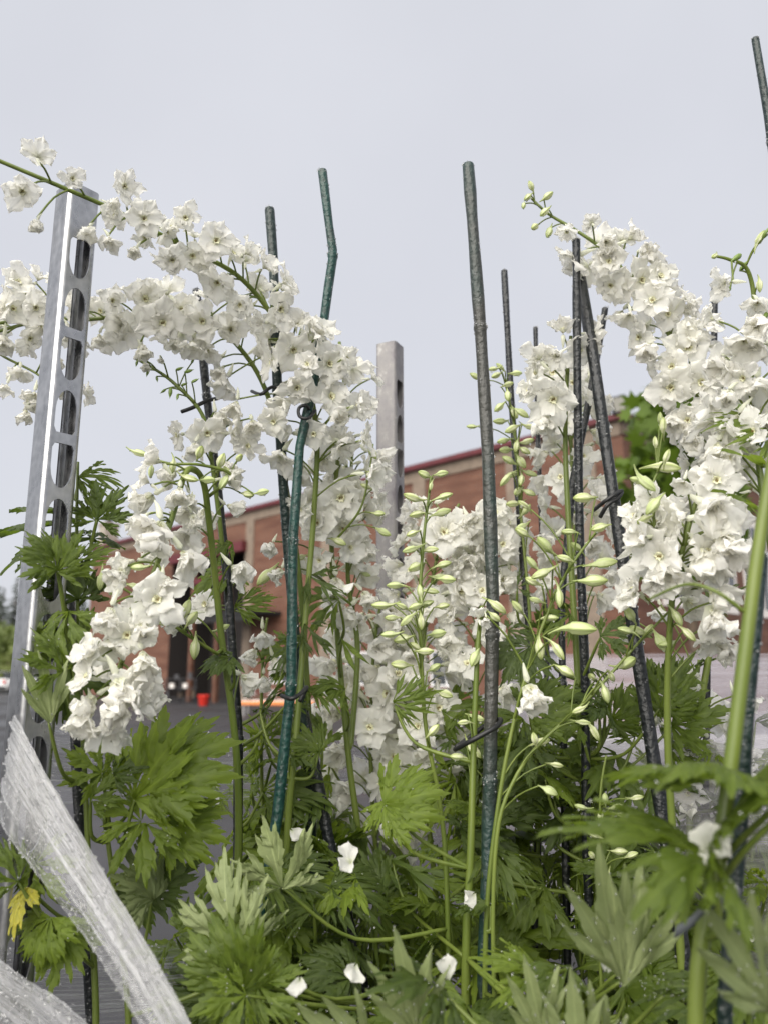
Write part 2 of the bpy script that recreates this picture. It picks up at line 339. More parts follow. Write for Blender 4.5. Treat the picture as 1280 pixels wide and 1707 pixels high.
def eye_mesh(seed):
    q = random.Random(seed); b = MB()
    for i in range(4):
        a = i * 1.57 + q.uniform(-.3, .3); P, UV = petal_grid(.33, .14, 22, 70, a, 0, .15, .4, seed + i, 6, 5, .02); b.quad_grid(P, UV, 0)
    for i in range(9):
        a = q.uniform(0, 6.28); r = q.uniform(.02, .09); h = q.uniform(.1, .2)
        b.tube([(r * .4 * math.cos(a), r * .4 * math.sin(a), 0), (r * math.cos(a), r * math.sin(a), h), (r * 1.15 * math.cos(a), r * 1.15 * math.sin(a), h + .04)], [.008, .010, .026], 5, 1)
    return b.mesh('floret_eye', ['bee', 'stamen'])
EYES = [eye_mesh(s) for s in (3, 17, 29)]
def bud_mesh(seed, spur=.62, curve=.5, fat=.27):
    q = random.Random(seed); b = MB(); sg = 15; prof = [(-.05, .03), (.0, .16), (.1, .23), (.25, fat), (.45, fat * 1.02), (.65, fat * .88), (.82, fat * .62), (.93, fat * .34), (1.0, .04)]
    tail = [(-spur, .035), (-spur * .7, .055), (-spur * .35, .09)]
    P, UV = [], []
    for z, r in tail + prof[1:]:
        cx = curve * .55 * (max(0, -z) ** 1.6) ; rw, ru = [], []
        for j in range(sg):
            a = 6.28318 * j / sg; rr = r * (1 + (.07 * math.cos(5 * a + seed) if z > 0 else 0)); rw.append((cx + rr * math.cos(a), rr * math.sin(a), z))
        P.append(rw); UV.append([((z + spur) / (1 + spur), j / sg) for j in range(sg + 1)])
    b.quad_grid(P, UV, 0, True); return b.mesh('bud', 'bud')
BUDS = [bud_mesh(1), bud_mesh(2, .7, 1.1, .25), bud_mesh(3, .5, .2, .3), bud_mesh(4, .8, -.8, .24)]
def pod_mesh(seed):
    b = MB(); P, UV = [], []
    for z, r in ((-.1, .05), (.0, .12), (.2, .2), (.5, .2), (.75, .13), (.9, .06), (1.1, .015)):
        P.append([(r * math.cos(6.283 * j / 9) * (1 + .15 * math.cos(3 * 6.283 * j / 9)), r * math.sin(6.283 * j / 9), z) for j in range(9)]); UV.append([(z, j / 9) for j in range(10)])
    b.quad_grid(P, UV, 0, True); return b.mesh('seed_pod', 'pod')
PODS = [pod_mesh(1)]
def leaf_mesh(seed, lobes=5, fan=150, width=.13, teeth=.5, sub=True, droop=.35, fold=.35, mat='leaf', nteeth=5):
    q = random.Random(seed); b = MB()
    def bend(x, y, lift):
        r = math.hypot(x, y); a = droop * r * (1 + .25 * math.sin(2 * math.atan2(x, y + 1e-6) + seed)); k_ = math.sin(a) / a if a > 1e-4 else 1
        z = -(1 - math.cos(a)) / max(a, 1e-4) * r + lift
        return (x * k_, y * k_, z + .05 * r * math.sin(5 * math.atan2(x, y + .001) + seed))
    def strip(o, ang, L, wd, z0, n=23, ser=nteeth, u0=0.0, curve=0.0):
        P, UV = [], []; ph = q.uniform(0, 1); tw = q.uniform(-.5, .5)
        px, py, a = o[0], o[1], ang
        for i in range(n + 1):
            u = i / n
            wp = np.interp(u, [0, .08, .3, .52, .75, .92, 1], [.10 if u0 == 0 else .75, .22 if u0 == 0 else .9, .66 if u0 == 0 else 1, 1, .62, .22, .012]) * wd
            row, ru = [], []
            for v_ in (-1, -.5, 0, .5, 1):
                saw = ((u * ser + ph + (.33 if v_ > 0 else 0)) % 1.0); t_ = 1 + (teeth * (saw - .45) if u > .26 or u0 else 0) * (abs(v_) > .8)
                fx = v_ * wp * t_; along = -(.10 * L * abs(v_) * (1 - u) * (teeth > 0) * 0) + (.05 * L * saw * teeth * (abs(v_) > .8) * (u > .26))
                x = px + math.cos(a) * fx + math.sin(a) * along; y = py - math.sin(a) * fx + math.cos(a) * along
                row.append(bend(x, y, z0 - fold * wd * (abs(v_) ** 1.3) * .8 * u + tw * fx * u * .5 + .02 * math.sin(9 * u + seed + v_ * 2))); ru.append((u, v_))
            P.append(row); UV.append(ru)
            px += math.sin(a) * L / n; py += math.cos(a) * L / n; a += curve / n
        b.quad_grid(P, UV)
    for i in range(lobes):
        s_ = (i - (lobes - 1) / 2) / ((lobes - 1) / 2); ang = math.radians(s_ * fan / 2) + q.uniform(-.08, .08); L = (1 - .36 * abs(s_) ** 1.3) * q.uniform(.9, 1.06); cv = q.uniform(-.25, .25) + .2 * s_
        strip((0, 0), ang, L, width * L * 1.05, .004 * i, curve=cv)
        if sub:
            for sd in (-1, 1):
                f0 = q.uniform(.26, .36); o_ = (math.sin(ang) * L * f0, math.cos(ang) * L * f0)
                strip(o_, ang + sd * q.uniform(.42, .62), L * q.uniform(.44, .60), width * L * .58, .004 * i - .006 - .003 * sd, 13, 3, .3, -sd * .35)
                if q.random() < .75:
                    f0 = q.uniform(.5, .58); o_ = (math.sin(ang + cv * .25) * L * f0, math.cos(ang + cv * .25) * L * f0)
                    strip(o_, ang + cv * .5 + sd * q.uniform(.40, .55), L * q.uniform(.24, .36), width * L * .40, .004 * i - .008 - .003 * sd, 9, 2, .3, -sd * .3)
    return b.mesh('leaf', mat)
LEAF = {}
for mat_ in ('leaf', 'leaf_dark', 'leaf_pale', 'leaf_bright'):
    LEAF[mat_] = [leaf_mesh(s, 5 if s % 2 else 7, 158 + 14 * (s % 3), .088 + .012 * (s % 3), .7, True, .35 + .22 * (s % 4), .3, mat_) for s in range(1, 6)]
LEAF['fan'] = [leaf_mesh(s, 5, 70, .085, .25, False, .22, .15, 'leaf_pale', 4) for s in (61, 62, 63)]
LEAF['narrow'] = [leaf_mesh(s, 3 + 2 * (s % 2), 110, .062, .0, True, .5 + .25 * (s % 4), .25, ('leaf_dark', 'leaf')[s % 2]) for s in range(71, 77)]
LEAF['fine'] = [leaf_mesh(s, 5 + 2 * (s % 2), 165, .062, .35, True, .5 + .3 * (s % 4), .4, ('leaf', 'leaf_dark', 'leaf_bright')[s % 3]) for s in range(101, 109)]
LEAF['blade'] = [leaf_mesh(s, 1 + 1 * 0 + 0, 10, .085, 0, False, .8, .3, 'leaf') if 0 else leaf_mesh(s, 2, 12, .07, 0, False, .9, .3, 'leaf') for s in (81, 82)]
LEAF['yellow'] = [leaf_mesh(91, 3, 90, .2, .35, True, .6, .3, 'leaf_yellow')]

# ------------------------------------------------------------------ plants
CAMV = Vector((0, 0, CAM_H)); LEAF_OBJS, PLANTS = [], []
def frame(pos, z, scale, spin=None, ydir=None):
    z = unit(z)
    if ydir is not None:
        y = unit(Vector(ydir)); z = unit(z - y * z.dot(y)); x = y.cross(z)
    else:
        x = z.orthogonal().normalized(); y = z.cross(x); c, s_ = math.cos(spin), math.sin(spin); x, y = x * c + y * s_, y * c - x * s_
    m = Matrix((x, y, z)).transposed().to_4x4()
    return Matrix.Translation(pos) @ m @ Matrix.Scale(scale, 4)
class Plant:
    def __init__(s, label, path, r0=5.0, r1=2.0, name='delphinium', foot=True, group='white delphiniums on the trolley'):
        s.root = empty(name, label, 'flower', group); P3 = [W(*p) for p in path]
        if foot:
            low = P3[0]; ft = into_tray((low.x, low.y)); P3 = [Vector((ft.x, ft.y, SOIL_Z)), Vector((ft.x * .35 + low.x * .65, ft.y * .35 + low.y * .65, SOIL_Z * .55 + low.z * .45))] + P3
        s.pts = [Vector(p) for p in crom(P3, 7)]; n = len(s.pts)
        s.rad = [(r0 + (r1 - r0) * (i / (n - 1)) ** .9) / 1000 for i in range(n)]
        s.mb = MB(); s.mb.tube(s.pts, s.rad, 10); s.root.location = s.pts[0]; s.inv = Matrix.Translation(-s.pts[0]); s.branches = [s.pts]; s.pp = [proj(p) for p in s.pts]; PLANTS.append(s)
    def add(s, name, me, mw): return link(name, me, s.root, s.inv @ mw)
    def branch(s, path, r0=2.2, r1=1.2):
        P = [Vector(p) for p in crom([W(*p) for p in path], 6)]; j = min(range(len(s.pts)), key=lambda i: (s.pts[i] - P[0]).length + .0 * i)
        st = s.pts[j]; full = [st, st * .5 + P[0] * .5] + P if (st - P[0]).length > .012 else [st] + P
        n = len(full); s.mb.tube(full, [(r0 + (r1 - r0) * i / (n - 1)) / 1000 for i in range(n)], 7); s.branches.append(P)
        return P
    def near(s, px, py, Y=None):           # stem point nearest in the picture
        best, bp = 1e9, None
        for br in s.branches:
            for p in br:
                a, b, d = proj(p); e = math.hypot(a - px, b - py)
                if e < best: best, bp = e, p
        return bp
    def pedicel(s, a, b, r=.0011):
        mid = a * .5 + b * .5 + Vector((0, 0, (b - a).length * .10)); s.mb.tube([Vector(p) for p in crom([a, mid, b], 3)], [r * 1.15] + [r] * 5 + [r], 5)
    def attach(s, pos):                      # stem point a little below the flower for its stalk
        best, bi, bb = 1e9, 0, s.pts
        for br in s.branches:
            for i, p in enumerate(br):
                e = (p - pos).length
                if e < best: best, bi, bb = e, i, br
        return bb[max(0, bi - 2)]
    def floret_at(s, pos, d, size, kind):
        d = unit(d); me = random.choice(FL[kind]); sc = size * .5 / .98 * random.uniform(.76, 1.1)
        o = s.add('floret', me, frame(pos, d, sc, random.uniform(0, 6.28)))
        link('floret_eye', random.choice(EYES), o, Matrix.Translation((0, 0, .02)) @ Matrix.Scale(.78, 4))
        s.pedicel(s.attach(pos), Vector(pos) - d * .003); return o
    def florets(s, lst, off=-.022):
        for it in lst:
            px, py, size, kd = it[:4]; c = s.near(px, py); dY = it[4] if len(it) > 4 else off + random.uniform(-.012, .012)
            Y = c.y + dY; pos = W(px, py, Y); out = pos - c; out.y = 0; to = unit(CAMV - pos)
            out = unit(out) if out.length > .004 else rv(.6)
            a, b, cz, ms = {'o': (1, .40, .08, 'o'), 's': (.40, 1, .1, 'oc'), 'd': (.42, .35, -.85, 'dcw'), 'u': (-.15, .25, 1, 'oc'), 'b': (1, .35, .0, 'b'), 'w': (.6, .3, -.6, 'w')}[kd]
            s.floret_at(pos, to * a + out * b + Vector((0, 0, cz)) + rv(.30), size * Y / F_PX, random.choice(ms))
    def column(s, ya, yb, n, Rpx, size, kinds='oocsdb', along=None, droop=.0, taper=0.0):   # flowers all round the stem between two picture heights
        P = [p for p in (along or s.pts) if min(ya, yb) <= proj(p)[1] <= max(ya, yb)]
        if len(P) < 2: return
        for i in range(n):
            t = (i + random.uniform(.2, .8)) / n * (len(P) - 1); j = int(t); c = P[j].lerp(P[min(j + 1, len(P) - 1)], t - j); tan = unit(P[min(j + 1, len(P) - 1)] - P[max(j - 1, 0)])
            ang = i * 2.39996 + random.uniform(-.3, .3); x = tan.orthogonal().normalized(); y = tan.cross(x); dr = x * math.cos(ang) + y * math.sin(ang)
            tp = 1 - taper * t / len(P); rr = Rpx * tp * random.uniform(.72, 1.1) * c.y / F_PX; k_ = random.choice(kinds)
            pos = c + dr * rr + tan * rr * .25 + Vector((0, 0, -droop * rr)); kk = {'s': 'o'}.get(k_, k_)
            s.floret_at(pos, dr + tan * .25 + Vector((0, 0, -.75 if kk in 'dw' else .0)) + rv(.25), size * (1 - .4 * taper * t / len(P)) * random.uniform(.85, 1.12) * c.y / F_PX, kk)
    def buds(s, lst, size=34, off=-.012, meshes=None, name='bud'):
        for it in lst:
            px, py = it[:2]; sz = it[2] if len(it) > 2 else size; c = s.near(px, py); Y = c.y + off + random.uniform(-.02, .02); pos = W(px, py, Y)
            out = pos - c; out.y = 0; out = unit(out) if out.length > .002 else rv(1)
            d = unit(out + Vector((0, -.25, random.uniform(-.45, .35))) + rv(.3)); L = sz * Y / F_PX * .80 * random.uniform(.85, 1.1)
            if len(it) > 3: d = unit(Vector(it[3]))
            a = pos - d * L * .4; s.add(name, random.choice(meshes or BUDS), frame(a, d, L * .78, random.uniform(0, 6.28)))
            s.pedicel(s.attach(a), a - d * L * (.30 if not meshes else .02), .0009)
    def leaf(s, pb, pt, roll=0.0, kind='leaf', var=None, petiole=True, nrm=None):
        pb, pt = Vector(pb), Vector(pt); y = unit(pt - pb); n = Vector(nrm) if nrm is not None else unit(CAMV - pb) * .8 + Vector((0, 0, .7))
        n = unit(n - y * n.dot(y)); n = Quaternion(y, roll) @ n
        L = (pt - pb).length; me = LEAF[kind][var % len(LEAF[kind])] if var is not None else random.choice(LEAF[kind])
        o = s.add('leaf', me, frame(pb, n, L, ydir=y)); LEAF_OBJS.append(o)
        if petiole:
            cand = [p for p in s.pts if p.z < pb.z - .02]; st = min(cand, key=lambda p: (p - pb).length + abs((pb.z - p.z) - .07) * .8) if cand else s.pts[0]
            v = pb - st; mid = st + v * .5 + Vector((v.x * .1, v.y * .1, -.01)) - y * .1 * v.length
            s.mb.tube([Vector(p) for p in crom([st, mid, pb - n * .0012], 6)], [.0023] * 6 + [.0018] * 5 + [.0012, .0008], 6)
    def leafpx(s, b, t, roll=0.0, kind='leaf', var=None, petiole=True, nrm=None): s.leaf(W(*b), W(*t), roll, kind, var, petiole, nrm)
    def finish(s):
        o = s.mb.build('stem', 'stem', s.root); o.location = -s.pts[0]
G = 'white delphiniums on the trolley'
# the arch that leans left over the near trolley post
p = Plant('tall white delphinium arching over the top of the shiny slotted trolley post', [(478, 1420, .93), (492, 1250, .93), (512, 1000, .95), (524, 850, .95), (528, 720, .93), (505, 610, .90), (458, 530, .87), (395, 458, .83), (300, 408, .79), (200, 354, .75), (100, 310, .715), (0, 268, .69), (-70, 238, .67)], 4.6, 1.9); P_ARCH = p
p.florets([(62, 262, 78, 'u'), (38, 318, 84, 'o'), (120, 298, 78, 'o'), (62, 366, 74, 'd'), (150, 376, 72, 'd'), (182, 394, 70, 'd'), (205, 310, 78, 'o'), (240, 364, 80, 'o'), (228, 412, 68, 'd'), (180, 338, 66, 's'),
    (308, 364, 80, 'o'), (288, 432, 78, 'b'), (322, 424, 80, 'o'), (360, 402, 86, 'o'), (408, 424, 74, 's'), (364, 468, 84, 'o'), (402, 506, 78, 'o'), (438, 448, 76, 's'), (472, 472, 74, 's'), (275, 385, 70, 's'),
    (466, 514, 88, 'o'), (488, 580, 90, 'o'), (340, 535, 88, 'o', .03), (440, 570, 74, 'd', .03), (528, 560, 84, 's'), (546, 606, 88, 'o'), (574, 598, 78, 's'), (496, 644, 86, 'b'), (550, 662, 88, 'o'), (592, 676, 80, 's'), (430, 480, 70, 'c' if 0 else 'o', .03),
    (458, 702, 86, 'o'), (524, 722, 88, 'o'), (396, 668, 90, 'd'), (472, 752, 86, 'd'), (566, 736, 84, 'd'), (604, 734, 80, 's'), (380, 630, 80, 'd', .03), (506, 780, 84, 'd', .02), (610, 790, 84, 's'), (505, 540, 70, 's', .03)])
p.column(760, 560, 12, 50, 82, 'odb'); p.column(600, 345, 22, 40, 76, 'ooc', taper=.3)
p.leafpx((505, 1060, .94), (450, 1100, .9), .2, 'narrow'); p.leafpx((508, 1040, .94), (560, 1085, .92), .2, 'narrow'); p.leafpx((515, 960, .95), (590, 1000, .93), 0, 'narrow')
# the second arch behind the post
p = Plant('white delphinium bent flat behind the shiny slotted trolley post', [(520, 1350, 1.0), (503, 1000, 1.0), (472, 780, .98), (447, 660, .95), (402, 582, .93), (338, 532, .90), (240, 522, .88), (150, 532, .88), (60, 530, .87), (-40, 545, .86)], 4.4, 2.0); P_FLAT = p
p.branch([(60, 535, .87), (-20, 560, .87), (0, 590, .87), (60, 622, .87), (100, 655, .87)])
p.florets([(185, 500, 82, 'o'), (240, 498, 84, 'o'), (205, 548, 84, 'o'), (272, 538, 88, 'b'), (292, 560, 80, 'd'), (322, 566, 76, 's'), (166, 556, 76, 'd'), (235, 574, 76, 'd'), (28, 474, 80, 'o'), (62, 468, 74, 's'), (18, 516, 82, 'o'), (58, 512, 80, 'o'),
    (48, 562, 80, 'o'), (8, 560, 78, 'd'), (350, 580, 78, 'd'), (370, 614, 74, 'd'), (110, 500, 76, 'o'), (115, 545, 76, 'd'), (260, 510, 74, 'o', .02), (320, 520, 78, 'o'), (300, 515, 74, 's', .02), (170, 520, 74, 'o', .02),
    (34, 612, 74, 'd'), (12, 640, 72, 'd'), (58, 652, 74, 'd'), (44, 682, 70, 'd'), (98, 640, 74, 'd'), (140, 655, 70, 's'), (85, 590, 74, 'd'), (70, 668, 70, 'd')])
p.column(610, 512, 28, 42, 78, 'ooc')
# stalk with the spent tip, tied to a thin black stake
p = Plant('delphinium stalk with small green seed pods at its bare tip, white flowers lower down', [(395, 1330, .96), (386, 1100, .96), (370, 900, .94), (352, 760, .92), (337, 690, .91), (292, 640, .90), (258, 615, .9), (225, 597, .9)], 4.2, 1.6)
p.buds([(228, 606, 20), (246, 622, 22), (262, 632, 20), (300, 614, 24), (316, 618, 26), (322, 600, 20), (284, 655, 26), (296, 662, 22), (272, 652, 20), (326, 634, 22), (308, 640, 20), (243, 600, 18)], meshes=PODS, name='seed_pod')
p.florets([(242, 604, 34, 'd'), (268, 596, 30, 'd'), (360, 688, 84, 'd'), (326, 738, 88, 'd'), (385, 722, 82, 's'), (372, 770, 82, 'd'), (412, 745, 80, 'o'), (300, 724, 78, 's'), (345, 720, 80, 'o'), (420, 700, 76, 'd')])
p.leafpx((385, 950, .95), (300, 985, .93), .3, 'leaf', 0); p.leafpx((388, 905, .94), (330, 925, .92), .2, 'narrow'); p.leafpx((392, 1010, .94), (470, 985, .94), .2, 'narrow')
# the spike that hangs head down at the left
p = Plant('large white delphinium spike hanging head down in front of the brick building', [(398, 1330, .90), (368, 1050, .88), (350, 880, .85), (338, 800, .82), (312, 785, .79), (288, 860, .765), (262, 940, .75), (225, 1040, .74), (195, 1130, .73), (176, 1205, .73)], 4.6, 2.2); P_HANG = p
p.florets([(270, 772, 84, 's'), (250, 806, 84, 's'), (300, 812, 86, 'd'), (268, 868, 118, 'd'), (318, 876, 112, 'd'), (240, 862, 92, 'd'), (206, 948, 112, 'd'), (272, 962, 96, 'w'), (262, 1000, 116, 'o'), (186, 1012, 112, 'd'), (212, 1058, 116, 'o'), (238, 1084, 104, 'd'),
    (160, 1096, 96, 's'), (196, 1128, 124, 'd'), (160, 1160, 112, 'd'), (214, 1166, 112, 's'), (176, 1204, 116, 'd'), (236, 1020, 100, 'b', .02), (180, 1065, 110, 'd'), (190, 1180, 110, 'w'), (230, 1140, 104, 'o'), (150, 1130, 100, 's')])
p.column(1215, 800, 15, 46, 112, 'ddw', droop=.3); p.column(890, 782, 6, 40, 84, 'dw', droop=.3)
p.branch([(362, 1090, .87), (300, 1050, .84), (235, 1000, .82), (180, 966, .81)])
p.buds([(168, 972, 40), (184, 981, 42), (228, 946, 40), (226, 978, 34), (232, 1019, 42), (273, 1037, 40), (312, 1012, 40), (322, 1029, 36), (374, 1046, 34), (325, 1085, 52, (0, -.1, -1))])
p.branch([(345, 830, .84), (385, 792, .82), (335, 775, .80), (280, 772, .79), (235, 756, .79)])
p.buds([(236, 756, 42), (252, 788, 36), (288, 780, 40), (320, 798, 42), (334, 752, 40), (370, 766, 40), (380, 786, 40), (372, 806, 42), (416, 824, 38), (400, 762, 36), (350, 800, 36), (440, 820, 30)])
p.leafpx((388, 1095, .87), (318, 1105, .85), .4, 'leaf_dark', 1)
# centre column
p = Plant('white delphinium spike rising behind the bent teal stake, thick with wet flowers', [(605, 1480, 1.05), (580, 1250, 1.05), (562, 1050, 1.05), (553, 900, 1.03), (562, 780, 1.0), (574, 650, .98), (566, 570, .98)], 5.4, 2.2); P_MID = p
p.branch([(585, 1240, 1.06), (596, 1080, 1.07), (580, 960, 1.06), (584, 820, 1.04), (588, 740, 1.03)], 4.5, 2)
p.column(960, 590, 22, 50, 86, 'oodb', droop=.2); p.column(980, 740, 15, 34, 80, 'oddb', along=p.branches[1], droop=.3)
p.florets([(502, 846, 84, 'o', -.07), (582, 806, 90, 'b'), (604, 770, 86, 's'), (568, 880, 92, 'o'), (604, 905, 92, 'd'), (560, 962, 92, 'd'), (604, 985, 92, 'd'), (540, 760, 84, 'd'), (470, 948, 72, 'd', -.06), (455, 905, 58, 'w', -.05), (535, 935, 74, 'o'), (585, 1010, 80, 'd'), (620, 840, 84, 's')])
p.branch([(560, 900, .98), (600, 850, .95), (615, 790, .94), (622, 740, .94)], 1.8, 1)
p.buds([(622, 756, 36), (628, 790, 36), (634, 856, 34), (642, 888, 36), (568, 904, 34), (608, 810, 24), (612, 958, 24), (532, 882, 26), (440, 964, 50, (-.6, -.3, -.7)), (500, 930, 30), (535, 852, 36)])
p.leafpx((575, 1150, 1.0), (520, 1120, .96), .2, 'narrow'); p.leafpx((570, 1065, 1.0), (612, 1140, .95), .5, 'blade'); p.leafpx((565, 1000, 1.0), (450, 1010, .97), .1, 'narrow')
# lower rear masses in the centre
p = Plant('drooping white delphinium behind the pair of thick pale green stems', [(640, 1560, 1.14), (625, 1400, 1.14), (618, 1250, 1.14), (622, 1100, 1.14), (635, 1000, 1.14)], 5, 2)
p.column(1430, 1000, 44, 56, 92, 'oddbw', droop=.4)
p = Plant('white delphinium spike in front of the far grey trolley post', [(730, 1560, 1.12), (712, 1350, 1.12), (700, 1200, 1.12), (708, 1050, 1.12), (735, 900, 1.12), (765, 840, 1.12)], 5, 2)
p.column(1310, 850, 58, 64, 92, 'oddbw', droop=.35)
p = Plant('white delphinium spike half hidden behind the tallest worn stake', [(800, 1500, 1.10), (790, 1250, 1.10), (795, 1050, 1.1), (810, 930, 1.1), (800, 860, 1.1)], 5, 2)
p.column(1200, 850, 30, 54, 88, 'oddb', droop=.3)
p.florets([(770, 876, 84, 'd'), (762, 930, 90, 'd'), (838, 905, 70, 'o'), (850, 950, 76, 'd'), (835, 965, 70, 'o')])
p = Plant('small white delphinium cluster low between black stake and teal stake', [(440, 1400, 1.05), (436, 1200, 1.05), (440, 1080, 1.05), (446, 1030, 1.05)], 3.5, 1.6)
p.florets([(438, 1050, 80, 'd'), (425, 1082, 80, 'd'), (455, 1095, 76, 'd'), (345, 1008, 70, 'o'), (330, 1018, 60, 's'), (440, 1125, 70, 'd')])
# bud racemes
p = Plant('upright delphinium raceme of closed pale green buds before the brick wall', [(745, 1500, .86), (733, 1340, .86), (708, 1200, .86), (700, 1010, .86), (706, 900, .86), (714, 830, .86), (718, 795, .86)], 3.4, 1.3); P_RAC = p
p.buds([(705, 790), (738, 789), (718, 812, 24), (684, 828, 40), (744, 826, 38), (692, 858, 36), (740, 853, 40), (681, 917, 42), (721, 916, 38), (742, 940, 38), (690, 946, 40), (655, 976, 42), (748, 966, 40), (700, 984, 36), (722, 986, 34), (736, 962, 36), (632, 1009, 42), (676, 1036, 42), (702, 1040, 34), (646, 1058, 40), (668, 1066, 40), (690, 1076, 34), (732, 1056, 40), (712, 1086, 38), (664, 1108, 40), (726, 1112, 36), (668, 1010, 36), (690, 1012, 34), (712, 1006, 36), (650, 1030, 34), (740, 1010, 34), (685, 890, 30), (724, 1216, 34), (744, 1158, 34)])
p = Plant('pale stem with buds close against the tallest worn stake', [(776, 1640, .82), (784, 1420, .82), (790, 1220, .83), (796, 1080, .83), (803, 1010, .83)], 6.2, 2); P_PALE = p
p.florets([(798, 1032, 58, 's')]); p.buds([(832, 1014, 44), (790, 1100, 46), (798, 1198, 36), (760, 1262, 34), (792, 1254, 40), (826, 1030, 36), (770, 1205, 26)])
# right centre
p = Plant('white delphinium topped by wet upright flowers against the crossed black stakes', [(978, 1440, .95), (964, 1150, .95), (949, 900, .95), (942, 750, .95), (944, 640, .93), (951, 560, .92)], 6, 2.3); P_TOPF = p
p.florets([(938, 556, 86, 'u'), (962, 582, 104, 'o'), (985, 556, 80, 's'), (930, 590, 80, 's'), (924, 664, 96, 'o'), (898, 622, 86, 's'), (885, 650, 84, 's'), (910, 690, 88, 'd'), (970, 660, 84, 's', .05), (900, 600, 80, 'u')])
p = Plant('dense white delphinium spike behind the leaning black stake', [(1000, 1440, 1.06), (985, 1200, 1.06), (970, 1000, 1.06), (955, 850, 1.06), (950, 700, 1.06), (940, 620, 1.06)], 5, 2)
p.column(1020, 620, 40, 46, 82, 'oddb', droop=.2)
p = Plant('slender delphinium raceme of tightly packed small buds left of the black stakes', [(895, 1340, 1.05), (884, 1050, 1.05), (868, 860, 1.05), (858, 720, 1.04), (838, 625, 1.03)], 3.6, 1.2)
p.buds([(825, 626), (846, 661), (872, 690), (830, 702), (850, 716), (886, 712), (836, 735), (860, 746), (881, 735), (845, 766), (870, 772), (850, 792), (886, 790), (840, 802), (862, 820), (884, 822), (848, 640, 26), (832, 610, 26), (862, 622, 30), (830, 680, 30), (858, 690, 30), (876, 752, 30), (840, 750, 30), (868, 802, 32), (790, 626, 32), (784, 711, 26), (820, 615, 26), (852, 840, 34), (878, 848, 32), (866, 880, 32)], size=34)
p = Plant('white delphinium bowing left over the black stakes with a tip of round buds', [(1150, 1330, .98), (1188, 1050, .98), (1204, 880, .96), (1188, 740, .95), (1142, 610, .93), (1082, 505, .92), (1015, 425, .90), (962, 385, .90), (915, 357, .90), (885, 330, .90)], 5.2, 1.5); P_BOW = p
p.column(900, 400, 40, 48, 90, 'ooobd')
p.florets([(945, 382, 76, 's'), (986, 372, 50, 'u'), (1010, 430, 86, 'o'), (1046, 400, 80, 's'), (1066, 466, 92, 'o'), (1020, 474, 84, 'o'), (1098, 446, 78, 's'), (1050, 520, 86, 'd'), (1112, 524, 96, 'o'), (1086, 574, 94, 'd'), (1136, 500, 84, 's'), (1148, 580, 94, 'o'), (1118, 644, 94, 'o'), (1172, 636, 94, 'o'), (1148, 700, 94, 'b'), (1192, 700, 92, 'o'), (1128, 690, 90, 'd'), (1180, 760, 92, 'd'), (1212, 640, 92, 's'), (1166, 546, 84, 's')])
p.buds([(884, 308, 28), (914, 325, 34), (878, 329, 26), (872, 343, 26), (906, 354, 30), (890, 378, 34), (914, 388, 32)], meshes=[BUDS[2]])
p = Plant('white delphinium with nodding green tip at the right, tall and dense', [(1300, 1250, .76), (1296, 1000, .76), (1268, 800, .76), (1252, 650, .76), (1258, 520, .76), (1246, 450, .75), (1215, 432, .74), (1188, 426, .74)], 5, 1.4)
p.florets([(1218, 470, 92, 's'), (1244, 560, 110, 'd'), (1206, 596, 108, 'd'), (1262, 630, 110, 'd'), (1230, 690, 112, 'd'), (1276, 700, 100, 'd'), (1196, 736, 100, 'd'), (1178, 776, 96, 'd'), (1216, 764, 100, 'o'), (1240, 630, 100, 'o'), (1270, 570, 100, 's'), (1250, 740, 100, 'd'), (1262, 500, 90, 'd'), (1215, 650, 100, 'd')])
p.column(860, 500, 16, 62, 104, 'oddc', droop=.3)
p.buds([(1190, 427, 34), (1226, 430, 38), (1240, 442, 36), (1268, 394, 38), (1278, 386, 36), (1212, 482, 36), (1266, 478, 40), (1276, 526, 34)], meshes=[BUDS[3], PODS[0]])
p.leafpx((1290, 790, .72), (1185, 680, .68), 1.2, 'blade', 0, False); p.leafpx((1275, 860, .72), (1172, 752, .69), 1.0, 'blade', 1, False); p.leafpx((1285, 730, .74), (1215, 640, .70), .3, 'narrow', 0)
# right lower cluster
p = Plant('delphinium with big rain-soaked translucent white flowers low at the right', [(1125, 1450, .80), (1112, 1200, .78), (1120, 1000, .755), (1142, 900, .74), (1165, 820, .74)], 5, 2); P_WET = p
p.florets([(1074, 896, 104, 's'), (1102, 928, 112, 'o'), (1140, 866, 106, 's'), (1206, 884, 150, 'w'), (1166, 912, 130, 'd'), (1190, 1008, 132, 'd'), (1180, 1048, 130, 'd'), (1194, 800, 104, 'o'), (1098, 958, 104, 'd'), (1060, 862, 96, 's'), (1090, 836, 90, 'o'), (1230, 940, 110, 's'), (1150, 960, 110, 'd'), (1200, 1070, 110, 'd'), (1140, 800, 76, 'd')])
p.column(1040, 830, 14, 58, 124, 'dwbo', droop=.2)
p.branch([(1125, 960, .74), (1095, 890, .72), (1085, 820, .72), (1100, 780, .72)], 2, 1)
p.buds([(1080, 808, 60, (.45, -.3, -.6)), (1116, 779, 60, (1, -.3, -.2)), (1086, 846, 56), (1060, 800, 34), (1092, 735, 26), (1100, 695, 34), (1105, 706, 36), (1112, 758, 36), (1070, 868, 40), (1108, 1074, 44), (1130, 1032, 44), (1150, 1060, 40)], meshes=BUDS[:2] + BUDS[3:])
p = Plant('delphinium raceme of fat cream buds leaning right between the worn and black stakes', [(808, 1600, .80), (832, 1330, .80), (878, 1120, .80), (936, 970, .80), (994, 886, .80)], 3.2, 1.3)
